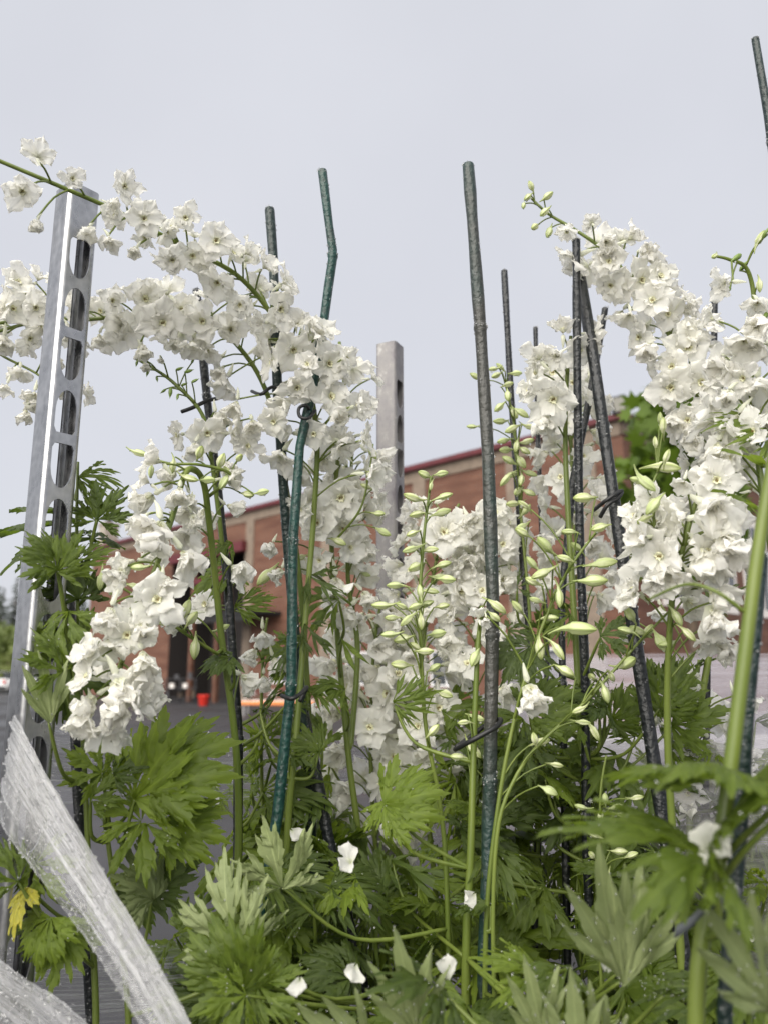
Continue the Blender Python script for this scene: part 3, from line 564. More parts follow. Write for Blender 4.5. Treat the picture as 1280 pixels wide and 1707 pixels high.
p.buds([(968, 830, 58, (-1, -.3, -.1)), (945, 886, 38), (905, 906, 50), (868, 886, 40), (996, 880, 40), (938, 930, 38), (1012, 938, 50, (1, -.3, .1)), (995, 968, 56, (1, -.3, 0)), (898, 958, 48), (884, 936, 40), (972, 1048, 66, (1, -.4, -.1)), (932, 1000, 40), (900, 1086, 46), (932, 1088, 48), (885, 968, 36), (920, 1030, 36), (870, 840, 34), (945, 1120, 40), (905, 1236, 38), (930, 1276, 26), (918, 1320, 36), (860, 1010, 36), (958, 910, 34), (890, 1000, 34)], size=44)
p.florets([(880, 1140, 100, 'd'), (810, 1030, 50, 'w')])
p = Plant('thin delphinium side stalk of scattered buds running up to the right', [(822, 1480, .78), (862, 1290, .78), (985, 1160, .78), (1062, 1074, .78), (1122, 1012, .78)], 2.6, 1.1)
p.buds([(1048, 1022, 48), (1040, 1050, 36), (1104, 1074, 48), (1010, 1160, 40), (945, 1118, 36), (1048, 1104, 56, (.2, -.5, .2)), (985, 1128, 34), (992, 1224, 40), (962, 1185, 32), (1060, 1050, 38), (1020, 1130, 36), (1082, 1050, 40), (975, 1205, 30), (890, 1230, 34)])
p = Plant('thin delphinium stalk with dangling small buds low among the leaves', [(1000, 1600, .84), (1002, 1450, .84), (1000, 1330, .84), (1010, 1260, .84)], 2.4, 1.1)
p.buds([(986, 1390, 30), (1008, 1330, 28), (1030, 1345, 32), (1045, 1360, 32), (1036, 1420, 30), (1015, 1478, 36, (0, -.1, -1)), (1055, 1425, 30), (965, 1345, 28), (1000, 1366, 28), (1064, 1330, 26), (985, 1425, 26)])
p = Plant('white delphinium low behind the big bright green stem at the right', [(1170, 1560, 1.0), (1160, 1400, 1.0), (1155, 1250, 1.0), (1165, 1100, 1.0)], 5, 2)
p.column(1480, 1110, 26, 66, 84, 'oddw', droop=.4)
p.florets([(1180, 1232, 90, 'd'), (1146, 1150, 90, 'd'), (1240, 1240, 90, 'd'), (1225, 1340, 90, 'd'), (1060, 1040, 80, 'd', .02), (1100, 1010, 80, 'd', .02)])
p = Plant('white delphinium lowest behind the green stem with grey clip tie', [(1262, 1720, .95), (1258, 1600, .95), (1250, 1500, .95), (1258, 1380, .95)], 4, 2)
p.column(1620, 1380, 12, 60, 80, 'odw', droop=.4); p.florets([(1118, 1550, 60, 'd'), (1095, 1596, 50, 'd')])
# foreground stem at the right
p = Plant('thick bright green delphinium stem, leafy and flowerless, at the right edge', [(1160, 1740, .50), (1200, 1420, .50), (1234, 1150, .50), (1262, 930, .50), (1286, 780, .50), (1310, 640, .50)], 5.6, 3.8); P_FG = p
p.leafpx((1190, 1440, .47), (960, 1270, .45), .25, 'leaf', 2, nrm=(0, -.5, 1)); p.leafpx((1215, 1300, .5), (1095, 1190, .44), .7, 'leaf', 1); p.leafpx((1210, 1380, .5), (1330, 1200, .42), -.4, 'leaf', 3)
p.leafpx((1285, 1690, .47), (1190, 1500, .44), .3, 'fan', 1, nrm=(0, -1, .2)); p.branch([(1200, 1440, .5), (1240, 1395, .48), (1300, 1340, .46)], 2.2, 1.8); p.branch([(1195, 1480, .5), (1240, 1420, .47), (1300, 1360, .45)], 2.2, 1.8)
p.branch([(1240, 1020, .5), (1190, 985, .5), (1140, 975, .52), (1080, 1000, .54)], 1.6, .8)
# left plant beside the near post
p = Plant('leafy green delphinium stem without flowers beside the shiny slotted trolley post', [(160, 1720, .82), (150, 1500, .82), (142, 1300, .82), (132, 1100, .82), (128, 900, .82), (130, 770, .82)], 4.2, 1.5); P_LEFT = p
p.branch([(146, 1240, .815), (118, 1090, .78), (101, 980, .75), (95, 950, .735)], 2.6, 1.8); p.branch([(140, 1000, .82), (150, 920, .82), (162, 866, .81)], 2.2, 1.8)
p.leafpx((162, 866, .81), (205, 800, .79), .3, 'leaf_dark', 0, False); p.leafpx((160, 868, .81), (140, 800, .80), -.3, 'leaf', 2, False); p.leafpx((132, 795, .82), (205, 780, .80), .2, 'narrow', 0)
p.leafpx((95, 950, .735), (55, 868, .71), .1, 'leaf', 1, False); p.leafpx((96, 952, .735), (122, 880, .72), -.2, 'leaf', 3, False); p.leafpx((125, 905, .83), (30, 850, .88), .2, 'leaf_dark', 2); p.leafpx((128, 870, .83), (15, 805, .90), .2, 'narrow', 1)
p.leafpx((82, 1205, .735), (70, 1075, .72), .5, 'fan', 1, nrm=(.3, -1, .1)); p.leafpx((105, 1120, .74), (60, 1030, .725), .3, 'leaf', 0); p.leafpx((118, 1080, .79), (95, 990, .78), -.2, 'leaf', 4); p.leafpx((115, 1100, .79), (112, 1230, .77), .2, 'leaf_dark', 2, nrm=(.2, -1, .2)); p.leafpx((115, 1020, .75), (66, 1120, .725), .3, 'leaf', 2, nrm=(-.1, -1, .3))
p.leafpx((132, 1130, .8), (160, 1060, .79), .1, 'leaf', 1); p.leafpx((125, 940, .81), (190, 905, .8), .2, 'narrow', 2); p.leafpx((130, 1000, .8), (110, 910, .8), .1, 'leaf_dark', 3)
p.leafpx((30, 1470, .74), (-20, 1400, .72), .2, 'leaf', 2, nrm=(0, -.8, .6)); p.leafpx((45, 1480, .76), (2, 1560, .73), .4, 'yellow', 0, nrm=(-.2, -1, .2)); p.leafpx((85, 1530, .76), (35, 1640, .74), .4, 'leaf_bright', 1, nrm=(.2, -1, .2)); p.leafpx((110, 1540, .78), (90, 1660, .75), .1, 'leaf_bright', 3, nrm=(.2, -1, .3)); p.leafpx((60, 1440, .77), (110, 1510, .75), .2, 'leaf_bright', 0, nrm=(0, -1, .3))
p2 = Plant('leafy delphinium shoot with broad bright leaves behind the diagonal film band', [(215, 1730, .84), (200, 1560, .84), (185, 1440, .84), (170, 1330, .84)], 4.0, 2.2); P_LOW = p2
p2.leafpx((250, 1290, .80), (385, 1205, .77), .1, 'leaf_bright', 1, nrm=(0, -.8, .5)); p2.leafpx((225, 1330, .80), (290, 1195, .77), .1, 'leaf_bright', 3, nrm=(-.1, -1, .4)); p2.leafpx((170, 1290, .80), (95, 1245, .78), .1, 'leaf_bright', 0, nrm=(0, -1, .3)); p2.leafpx((190, 1290, .8), (240, 1240, .78), .2, 'leaf_dark', 2)  # big leaves take the brighter colour, light from behind put into it
p2.leafpx((235, 1370, .81), (150, 1330, .79), -.2, 'leaf_bright', 2, nrm=(0, -.7, .7)); p2.leafpx((245, 1375, .81), (232, 1470, .76), .0, 'leaf_bright', 4, nrm=(0, -1, .1)); p2.leafpx((285, 1365, .82), (370, 1400, .78), .1, 'leaf_bright', 1, nrm=(0, -1, .3)); p2.leafpx((150, 1330, .8), (205, 1275, .79), .3, 'leaf', 0)
p2.leafpx((255, 1500, .82), (205, 1400, .80), .3, 'leaf_pale', 3); p2.leafpx((260, 1480, .85), (330, 1420, .84), .3, 'leaf_dark', 3); p2.leafpx((230, 1470, .85), (250, 1560, .82), .3, 'leaf_dark', 1)
# large foreground leaves
p = P_RAC
def fg(pl, b, t, roll, kind, var, nrm=(0, -1, .15)): pl.leafpx(b, t, roll, kind, var, True, nrm)
fg(P_PALE, (1030, 1625, .60), (1000, 1420, .57), .0, 'fan', 0); fg(P_PALE, (1035, 1640, .60), (1085, 1430, .57), .1, 'fan', 1)
fg(P_PALE, (690, 1720, .62), (662, 1555, .59), .1, 'fan', 2); fg(P_PALE, (900, 1740, .62), (880, 1590, .60), .2, 'fan', 1); fg(P_PALE, (620, 1760, .62), (500, 1690, .58), .2, 'fan', 0); fg(P_PALE, (960, 1790, .58), (955, 1620, .56), -.1, 'fan', 2); fg(P_PALE, (1000, 1790, .60), (990, 1650, .58), .3, 'fan', 0)
fg(P_PALE, (640, 1340, .80), (735, 1305, .76), .1, 'leaf_bright', 1, (0, -.9, .5)); fg(P_PALE, (645, 1335, .80), (672, 1400, .77), .1, 'leaf_bright', 3, (0, -1, .2)); fg(P_PALE, (655, 1170, .84), (740, 1155, .82), .1, 'narrow', 2)
fg(P_RAC, (390, 1580, .72), (345, 1430, .70), .1, 'leaf_pale', 2); fg(P_RAC, (400, 1640, .70), (300, 1560, .68), .1, 'leaf', 1); fg(P_RAC, (405, 1650, .70), (420, 1560, .67), .1, 'leaf', 3); fg(P_RAC, (410, 1660, .68), (330, 1700, .65), .1, 'leaf_bright', 0); fg(P_RAC, (430, 1640, .70), (490, 1700, .66), .1, 'leaf', 2); fg(P_RAC, (470, 1480, .78), (440, 1370, .75), .1, 'leaf_pale', 4)
for b, t, v in (((880, 1190), (960, 1130), 1), ((870, 1200), (800, 1185), 2), ((1020, 1200), (1070, 1140), 3), ((1010, 1180), (950, 1140), 0), ((1080, 1150), (1175, 1110), 1), ((1100, 1180), (1140, 1080), 2), ((1000, 1060), (1090, 1040), 0), ((880, 1240), (800, 1300), 4), ((1120, 1210), (1215, 1160), 3), ((880, 1080), (830, 1130), 1)):
    y_ = random.uniform(.82, .95); P_TOPF.leafpx((*b, y_), (*t, y_ - .03), random.uniform(-.3, .5), random.choice(['leaf', 'leaf_dark']), v)
# the mass of foliage: every leaf grows from the nearest stem
def foliage(n, xr, yr, Yr, sr, kinds, up=.5, keep=lambda x, y: True):
    i = 0; guard = 0
    while i < n and guard < n * 40:
        guard += 1; px, py = random.uniform(*xr), random.uniform(*yr)
        if not keep(px, py): continue
        Y = random.uniform(*Yr); b = W(px, py, Y); az = random.uniform(0, 6.283); el = random.uniform(-.35, .8)
        d = Vector((math.cos(az) * math.cos(el), math.sin(az) * math.cos(el) * .7 - .25, math.sin(el))); L = random.uniform(*sr) * Y / F_PX
        pl = min(PLANTS, key=lambda q: (Vector((*q.pts[4].xy, 0)) - Vector((b.x, b.y, 0))).length + random.uniform(0, .12))
        n_ = Vector((0, -.45, up)) + rv(.45) + Vector((d.x * .2, 0, .2)); pl.leaf(b - d * L * .3, b + d * L * .7, 0, random.choice(kinds), None, True, n_); i += 1
edge = lambda x, y: y > 1215 + max(0, (470 - x)) * .9 and not (560 < x < 720 and y < 1440) and not (x < 420 and 1330 < y < 1500)
KD = ['leaf', 'fine', 'fine', 'fine', 'leaf', 'narrow', 'leaf_dark', 'leaf_bright']
foliage(115, (300, 1290), (1230, 1560), (.92, 1.14), (80, 135), KD, .5, edge)
foliage(160, (300, 1300), (1400, 1800), (.80, 1.05), (90, 155), KD, .6, edge)
foliage(26, (430, 1290), (1600, 1860), (.60, .76), (100, 165), KD + ['fan'], .6, edge)
foliage(26, (730, 1290), (1150, 1330), (.90, 1.08), (70, 115), ['fine', 'leaf', 'narrow'], .4)
foliage(12, (430, 560), (1080, 1260), (.92, 1.05), (65, 100), ['fine', 'narrow', 'leaf'], .4)
foliage(10, (840, 1200), (960, 1140), (.92, 1.05), (55, 85), ['narrow', 'leaf_dark'], .3)
for pl in PLANTS: pl.finish()

# ------------------------------------------------------------------ stakes and ties
GS = 'plastic coated plant stakes'
def stake(label, path, wpx, mat, node=None):
    P3 = [W(*q) for q in path][::-1]; low = P3[0]; ft = into_tray((low.x, low.y)); P3 = [Vector((ft.x, ft.y, SOIL_Z - .03))] + P3
    pts = []
    for a, b in zip(P3, P3[1:]):
        n = max(2, int((b - a).length / .035))
        pts += [a.lerp(b, i / n) for i in range(n)]
    pts.append(P3[-1]); Ym = sum(q[2] for q in path) / len(path); r = wpx * Ym / F_PX / 2; n = len(pts)
    rad = [r * (1 + .06 * math.sin(i * 1.7) + random.uniform(-.04, .04)) for i in range(n)]
    nodes = set(); step = int(.22 / .035)
    ph = random.randint(0, step)
    for i in range(2, n - 2):
        if node is None and (i + ph) % step == 0: nodes.add(i)
    if node: nodes |= {min(range(n), key=lambda i: math.hypot(proj(pts[i])[0] - q[0], proj(pts[i])[1] - q[1])) for q in node}
    P4, R4 = [], []
    for i in range(n):
        if i in nodes:
            t = unit(pts[min(i + 1, n - 1)] - pts[i - 1])
            for dz, m in ((-.006, 1.0), (-.002, 1.15), (.001, 1.12), (.002, .96), (.006, 1.0)): P4.append(pts[i] + t * dz); R4.append(r * m)
        else: P4.append(pts[i]); R4.append(rad[i])
    t = unit(P4[-1] - P4[-2]); P4 += [P4[-1] + t * .002, P4[-1] + t * .0035]; R4 += [R4[-1] * .93, R4[-1] * .6]
    root = empty('plant_stake', label, 'stake', GS); root.location = P4[0]; b = MB(); b.tube(P4, R4, 12); o = b.build('shaft', mat, root); o.location = -P4[0]
    STK.append((P4, R4)); return root
STK = []
stake('dark green stake with a blunt top poking out of the arching white flowers', [(450, 350, .90), (456, 430, .9), (463, 650, .92), (476, 860, .95), (500, 1150, .97), (520, 1330, .98)], 17, 'stake_green')
stake('bent teal stake with a kink at its node near the top', [(538, 286, .90), (555, 424, .90), (541, 530, .9), (520, 655, .9), (500, 745, .9), (489, 900, .89), (486, 1140, .88), (463, 1360, .87), (428, 1570, .86)], 17, 'stake_teal', [(555, 426), (489, 900), (486, 1150)])
stake('thin black stake in front of the brick building carrying the seed pod stalk', [(328, 485, .97), (345, 660, .96), (365, 830, .95), (381, 980, .94), (398, 1230, .93)], 14.5, 'stake_black')
stake('tall worn grey and teal stake standing clear against the sky', [(780, 276, .85), (800, 545, .85), (813, 760, .84), (821, 1000, .83), (816, 1300, .82), (807, 1660, .81)], 22, 'stake_worn', [(800, 548), (821, 1050), (817, 1330)])
stake('slim black stake beside the raceme of packed small buds', [(840, 453, 1.08), (850, 640, 1.08), (868, 900, 1.07), (882, 1060, 1.07), (898, 1340, 1.06)], 11.5, 'stake_black')
stake('thinnest dark stake, its top barely above the white flowers', [(892, 548, 1.14), (895, 700, 1.14), (902, 880, 1.13), (912, 1100, 1.13)], 8, 'stake_black')
stake('upright black stake of the crossed pair', [(960, 402, .89), (962, 650, .90), (966, 900, .91), (975, 1130, .92), (977, 1420, .93)], 14.5, 'stake_black')
stake('thick black stake leaning to the left, the heavier of the crossed pair', [(962, 430, .93), (990, 605, .90), (1012, 760, .88), (1042, 960, .86), (1076, 1180, .84), (1110, 1400, .82), (1150, 1670, .80)], 21, 'stake_black')
stake('short dark stake tip crossing behind the black pair the other way', [(1008, 516, 1.0), (985, 650, 1.0), (955, 800, 1.0), (935, 1000, 1.0)], 12, 'stake_black')
stake('tallest dark stake at the right edge rising out of view of the flowers', [(1259, 66, .80), (1280, 190, .80), (1318, 520, .80), (1345, 900, .80)], 15, 'stake_green')
stake('dark stake whose tip shows above the dense white flowers at the right', [(1191, 482, 1.02), (1188, 800, 1.02), (1179, 1080, 1.02), (1176, 1300, 1.02)], 11, 'stake_black')
stake('dark green stake tied to the thick bright green stem', [(1268, 930, .54), (1246, 1160, .53), (1238, 1310, .53), (1207, 1690, .52)], 24, 'stake_green')
stake('black stake behind the leafy stem and the diagonal film band', [(116, 1000, .88), (124, 1190, .87), (130, 1330, .86), (142, 1500, .86), (152, 1700, .86)], 16, 'stake_black')
stake('black stake slanting down through the leaves below the teal stake', [(505, 1180, .98), (548, 1400, .96), (604, 1640, .94)], 19, 'stake_black')
def tie(label, path, r, mat='tie', flat=False):
    P = [Vector(q) for q in crom([W(*q) for q in path], 5)]; b = MB(); b.tube(P, r, 7 if not flat else 6)
    o = b.build('plant_tie', mat); tag(o, label, 'tie', 'black plant ties'); return o
tie('short black rod tie across the thin stake below the seed pods', [(303, 686, .93), (322, 679, .925), (345, 668, .93), (362, 664, .945)], .0026)
tie('black wire tie twisted round the stem beside the nodding flowers', [(420, 652, .93), (435, 657, .90), (448, 648, .90), (458, 645, .91), (466, 655, .935)], .0022)
tie('looped black tie on the bent teal stake', [(520, 690, .91), (511, 676, .885), (499, 680, .885), (500, 694, .885), (514, 697, .885), (526, 684, .90)], .0021)
tie('black tie wrapped round the worn stake and the pale stem', [(758, 1250, .82), (780, 1238, .80), (802, 1226, .795), (826, 1212, .80), (834, 1200, .82), (815, 1205, .84), (785, 1228, .84), (760, 1246, .83)], .0026)
tie('black strip tie knotted on the thick leaning stake', [(990, 850, .88), (1005, 838, .855), (1022, 826, .85), (1036, 818, .86), (1030, 830, .855), (1012, 842, .85), (1000, 862, .86)], .0024)
tie('black tie at the teal stake where it meets the slanting stake', [(470, 1160, .865), (486, 1165, .85), (500, 1158, .86), (512, 1146, .88), (500, 1170, .875)], .0024)
tie('black loop tie low on the thick leaning stake', [(1085, 1500, .80), (1105, 1512, .785), (1130, 1510, .78), (1152, 1492, .80), (1150, 1475, .825)], .0026)
gt = MB(); P = [W(*q) for q in crom([(1126, 1555, .49), (1150, 1540, .485), (1172, 1518, .482), (1200, 1500, .483), (1225, 1488, .495), (1234, 1495, .52)], 5)]
up = Vector((.25, 0, 1)).normalized() * .0035; bk = Vector((0, .0012, 0))
gt.quad_grid([[q - up, q + up, q + up + bk, q - up + bk] for q in P], [[(i / 20, j) for j in range(5)] for i in range(len(P))], 0, True)
tag(gt.build('plant_tie', 'tie_grey'), 'flat grey clip tie round the thick bright green stem', 'tie')

# ------------------------------------------------------------------ trolley
troll = empty('plant_trolley', 'galvanised plant trolley with slotted corner posts holding the delphiniums', 'trolley')
PW, PITCH_Z, TH = .036, .0585, .0022
TOPZ = W(120, 322, .78).z
def post_mesh(mat, name):
    b = MB(); n = 24; cells = int(TOPZ / PITCH_Z); z0 = TOPZ - cells * PITCH_Z; h = PW / 2; rc = .0055; w = .0118
    def face(org, ux, nrm, holes, x0, x1):
        for c in range(cells):
            zb = z0 + c * PITCH_Z; zt = zb + PITCH_Z
            if not holes or c >= cells - 1:
                b.poly([org + ux * x0 + Vector((0, 0, zb)), org + ux * x1 + Vector((0, 0, zb)), org + ux * x1 + Vector((0, 0, zt)), org + ux * x0 + Vector((0, 0, zt))]); continue
            out, inn = [], []; hh, zc = .0235, (zb + zt) / 2; odd = c % 2; xm = (x0 + x1) / 2; hw = (x1 - x0) / 2
            for k_ in range(n):
                a = 6.28318 * (k_ + .5) / n; ca, sa = math.cos(a), math.sin(a)
                q = 1 / max(abs(ca), abs(sa)); out.append((xm + ca * q * hw, zc + sa * q * PITCH_Z / 2))
                top = sa > 0; rnd = (top and odd) or (not top and not odd)
                ex = (abs(ca) ** 2 + abs(sa) ** 2) ** .5 if rnd else (abs(ca) ** 14 + abs(sa) ** 14) ** (1 / 14)
                inn.append((xm + ca / ex * w, zc + sa / ex * hh * (1 if rnd else 1.0)))
            O = [org + ux * x + Vector((0, 0, z)) for x, z in out]; I = [org + ux * x + Vector((0, 0, z)) for x, z in inn]; I2 = [q - nrm * TH for q in I]
            base = len(b.v); b.v += [tuple(q) for q in O + I + I2]
            for k_ in range(n):
                k2 = (k_ + 1) % n
                for A, B in ((0, n), (n, 2 * n)):
                    b.f.append((base + A + k_, base + A + k2, base + B + k2, base + B + k_)); b.mi.append(0); b.uv.append(((0, 0),) * 4)
            # corners of the cell between the angular samples
            for sxn, szn in ((1, 1), (-1, 1), (-1, -1), (1, -1)):
                cx, cz = xm + sxn * hw, zc + szn * PITCH_Z / 2; cc_ = org + ux * cx + Vector((0, 0, cz)); ds = sorted(range(n), key=lambda q: (O[q] - cc_).length)[:2]
                b.poly([O[ds[0]], O[ds[1]], cc_])
    ex, ey = Vector((1, 0, 0)), Vector((0, 1, 0))      # local x = E1, local y = E2; slots on +x and -x
    face(ex * h, ey, ex, True, -h + rc, h - rc); face(ex * (h - TH), ey, -ex, False, -h + .001, -h + .0065)
    face(-ey * h, ex, -ey, False, -h + rc, h - rc)
    for sx_, sy_ in ((1, -1), (-1, -1), (1, 1), (-1, 1)):
        prof = [Vector((sx_ * (h - rc + rc * math.cos(t)), sy_ * (h - rc + rc * math.sin(t)), 0)) for t in [i * math.pi / 12 for i in range(7)]]
        b.quad_grid([[q + Vector((0, 0, z0)) for q in prof], [q + Vector((0, 0, TOPZ)) for q in prof]], [[(0, 0)] * 8] * 2)
    for sx_ in (1, -1):                                # inturned lips of the open back
        b.poly([Vector((sx_ * (h - rc), h, z0)), Vector((sx_ * (h - .014), h, z0)), Vector((sx_ * (h - .014), h, TOPZ)), Vector((sx_ * (h - rc), h, TOPZ))])
        b.poly([Vector((sx_ * (h - .014), h, z0)), Vector((sx_ * (h - .014), h - .008, z0)), Vector((sx_ * (h - .014), h - .008, TOPZ)), Vector((sx_ * (h - .014), h, TOPZ))])
    b.poly([Vector((-h + .002, -h + .002, TOPZ - .001)), Vector((h - .002, -h + .002, TOPZ - .001)), Vector((h - .002, h - .002, TOPZ - .001)), Vector((-h + .002, h - .002, TOPZ - .001))])
    return b.mesh(name, mat, False)
rotz = math.atan2(E1.y, E1.x); PC = PA + E1 * LL; PD = PB + E1 * LL
bright, dull = post_mesh('galvanised', 'post'), post_mesh('galvanised_dull', 'post')
troll.location = (PA + PD) / 2; TI = Matrix.Translation(-troll.location)
for pos, me, a in ((PA, bright, 0), (PB, dull, R(14)), (PC, bright, 0), (PD, dull, 0)):
    o = link('post', me, troll, TI @ Matrix.Translation(pos) @ Matrix.Rotation(rotz + a, 4, 'Z'))
    if pos is PB: o['label'] = 'dull grey spotted post'
    if pos is PA: o['label'] = 'shiny galvanised post with big slots'
mid = (PA + PD) / 2; rm = Matrix.Rotation(rotz, 3, 'Z')
for nm, z, th, mat, m_ in (('shelf', .86, .025, 'wood_grey', .0), ('soil_tray', .905, .05, 'soil', .05), ('base', .15, .05, 'galvanised', .0)):
    b = MB(); b.box(mid + Vector((0, 0, z)), (LL - m_, LW - m_, th), rm); o = b.build(nm, mat, troll, False); o.location = -troll.location
for c in (PA, PB, PC, PD):
    b = MB(); ax = E2 * .015; c2 = c + (mid - c) * .08
    b.tube([c2 - ax + Vector((0, 0, .062)), c2 + ax + Vector((0, 0, .062))], .062, 16); o = b.build('wheel', 'tyre', troll); o.location = -troll.location

# ------------------------------------------------------------------ stretch film
def film(label, top, bot, mat, nu=70, nv=70, fold=.004, seed=1, gather=None, extra=1.0):
    q = np.random.default_rng(seed); T = crom([tuple(x) for x in top], nu // (len(top) - 1)); B = crom([tuple(x) for x in bot], nu // (len(bot) - 1)); n = min(len(T), len(B))
    fr = q.uniform(6, 80, 14); ph = q.uniform(0, 6.3, 14); am = q.uniform(.3, 1, 14) / np.sqrt(fr / 4); P, UV = [], []
    Ltot = sum((Vector(T[i + 1]) - Vector(T[i])).length for i in range(n - 1))
    for i in range(n):
        a, b = Vector(T[i]), Vector(B[i]); t = unit(Vector(T[min(i + 1, n - 1)]) - Vector(T[max(i - 1, 0)])); nr = unit(t.cross(b - a)); row, ru = [], []
        for j in range(nv):
            v_ = j / (nv - 1); d = sum(am[k_] * math.sin(fr[k_] * (v_ + .02 * math.sin(i * .07 + k_)) * 2.2 + ph[k_]) for k_ in range(14)) * fold * .35
            e = 1 + .012 * math.sin(i * .9 + seed) * extra + .008 * math.sin(i * 2.3); vv = .5 + (v_ - .5) * e
            row.append(a.lerp(b, vv) + nr * d); ru.append((i / n * Ltot * 2, v_))
        P.append(row); UV.append(ru)
    m = MB(); m.quad_grid(P, UV); o = m.build('stretch_film', mat); tag(o, label, 'plastic film', 'film wrapped round the trolley'); FILMS.append(o); return o
FILMS = []
def side(px, py, off=.03):      # pixel -> on the front long side plane of the trolley (through PA and PC), pushed outwards
    r = ray(px, py); o = PA - E2 * off; t = (o.x * E2.x + o.y * E2.y) / (r.x * E2.x + r.y * E2.y); return CAMV + r * t
topE = [W(22, 1196, .80), side(30, 1204), side(110, 1345), side(215, 1520), side(325, 1715), side(440, 1930)]
botE = [W(2, 1330, .80), side(4, 1385), side(70, 1475), side(150, 1580), side(232, 1712), side(330, 1880)]
film('crumpled white film band running diagonally down from the shiny post, beaded with rain', topE, botE, 'film_thick', 90, 150, .0045, 3)
topE = [W(-40, 1570, .80), side(-20, 1585), side(30, 1622), side(90, 1660), side(165, 1720), side(260, 1800)]
botE = [W(-60, 1700, .80), side(-40, 1720), side(0, 1750), side(40, 1790), side(100, 1850), side(180, 1930)]
film('lower thinner film band crossing the foot of the shiny post', topE, botE, 'film_thick', 90, 70, .005, 5)
eo = -E1 * .03
film('clear film stretched between the two posts at leaf height', [W(48, 1195, .80) + eo, W(250, 1225, .93) + eo, W(440, 1232, 1.05) + eo, W(645, 1236, 1.22) + eo], [W(46, 1345, .80) + eo, W(250, 1345, .93) + eo, W(440, 1338, 1.05) + eo, W(645, 1322, 1.22) + eo], 'film_thin', 90, 60, .006, 7)
film('clear film stretched low between the two posts near the pots', [W(30, 1590, .80) + eo, W(200, 1592, .9) + eo, W(420, 1570, 1.04) + eo, W(645, 1540, 1.22) + eo], [W(30, 1760, .80) + eo, W(200, 1745, .9) + eo, W(420, 1720, 1.04) + eo, W(645, 1680, 1.22) + eo], 'film_thin', 90, 60, .006, 9)
bo = E2 * .035
film('wide grey film sheet closing the far side of the trolley', [PB + bo + Vector((0, 0, 1.40)), PB + bo + E1 * .3 + Vector((0, 0, 1.52)), PB + bo + E1 * .7 + Vector((0, 0, 1.60)), PD + bo + Vector((0, 0, 1.62))], [PB + bo + Vector((0, 0, 1.2)), PB + bo + E1 * .3 + Vector((0, 0, 1.15)), PB + bo + E1 * .7 + Vector((0, 0, 1.05)), PD + bo + Vector((0, 0, 1.0))], 'film_rear', 70, 70, .01, 11)

# ------------------------------------------------------------------ neighbouring wrapped trolley (seen only in gaps)
nb = empty('wrapped_trolley', 'second trolley wrapped in pale grey film behind the flowers on the right', 'trolley'); nb.location = (1.0, 2.3, 0)
NA, ND = Vector((.36, 2.1, 0)), Vector((1.7, 1.95, 0)); ne = unit(ND - NA); nn = Vector((-ne.y, ne.x, 0)); NL = (ND - NA).length; rot2 = Matrix.Rotation(math.atan2(ne.y, ne.x), 3, 'Z')
for z, t in ((1.02, .03), (1.40, .03), (.16, .05)):
    b = MB(); b.box(NA + ne * NL / 2 + nn * .28 + Vector((0, 0, z)), (NL - .05, .53, t), rot2); o = b.build('shelf', 'wood_grey', nb, False); o.location = -nb.location
for s_, t_ in ((0, 0), (NL, 0), (0, .56), (NL, .56)):
    b = MB(); b.box(NA + ne * s_ + nn * t_ + Vector((0, 0, .86)), (.035, .035, 1.70), rot2); o = b.build('post', 'galvanised_dull', nb, False); o.location = -nb.location
b = MB(); P, UV = [], []
for i in range(2):
    z = (.95, 1.66)[i]; ring = [NA - nn * .025 - ne * .025, ND - nn * .025 + ne * .025, ND + nn * .59 + ne * .025, NA + nn * .59 - ne * .025]; P.append([q + Vector((0, 0, z)) for q in ring]); UV.append([(j * 1.2, i * 1.2) for j in range(5)])
b.quad_grid(P, UV, 0, True); o = b.build('film_wrap', 'film_rear', nb, False); o.location = -nb.location
b = MB(); q = random.Random(4)
for i in range(260):
    c = NA + ne * q.uniform(.1, NL - .1) + nn * q.uniform(.03, .5) + Vector((0, 0, 1.04 + q.uniform(0, .012))); b.box(c, (q.uniform(.01, .03), q.uniform(.006, .015), .006), Matrix.Rotation(q.uniform(0, 3), 3, 'Z') @ Matrix.Rotation(q.uniform(-.4, .4), 3, 'X'))
o = b.build('bark_litter', 'litter', nb, False); o.location = -nb.location; o['kind'] = 'stuff'

# ------------------------------------------------------------------ fallen petals
def fallen(label, px, py, Y, size, th, nrm, seed):
    b = MB(); P, UV = petal_grid(1, .5, th, th + 50, 0, .4, .16, .4, seed, 12, 10); b.quad_grid(P, UV)
    if seed % 2: P, UV = petal_grid(.9, .45, th, th + 40, 2.2, -.5, .18, .4, seed + 5, 12, 10); b.quad_grid(P, UV)
    o = b.build('fallen_petal', 'petal'); o.matrix_world = frame(W(px, py, Y), nrm, size * Y / F_PX * .55, random.uniform(0, 6)); tag(o, label, 'petal', 'fallen white petals')
fallen('crumpled white petal caught on the thick bright green stem', 1182, 1418, .475, 118, 14, (-.3, -.8, .5), 3)
fallen('torn white petal lying across the slanting black stake', 585, 1440, .74, 62, 40, (0, -.6, .6), 1)
fallen('white petal curled on the leaves near the foot of the bent teal stake', 500, 1636, .64, 60, 60, (0, -.5, .8), 4)
fallen('round white petal in front of the lowest pale stem', 746, 1632, .63, 62, 70, (0, -1, .2), 6)
fallen('narrow white petal hanging between dark leaves', 590, 1612, .68, 58, 30, (.3, -.6, .2), 8)
fallen('white petal stuck on the pale green stem beside the worn stake', 787, 1490, .78, 50, 30, (.2, -1, 0), 10)
fallen('small white petal on the leaf beside the pale stem buds', 572, 980, .86, 40, 60, (0, -.6, .8), 12)
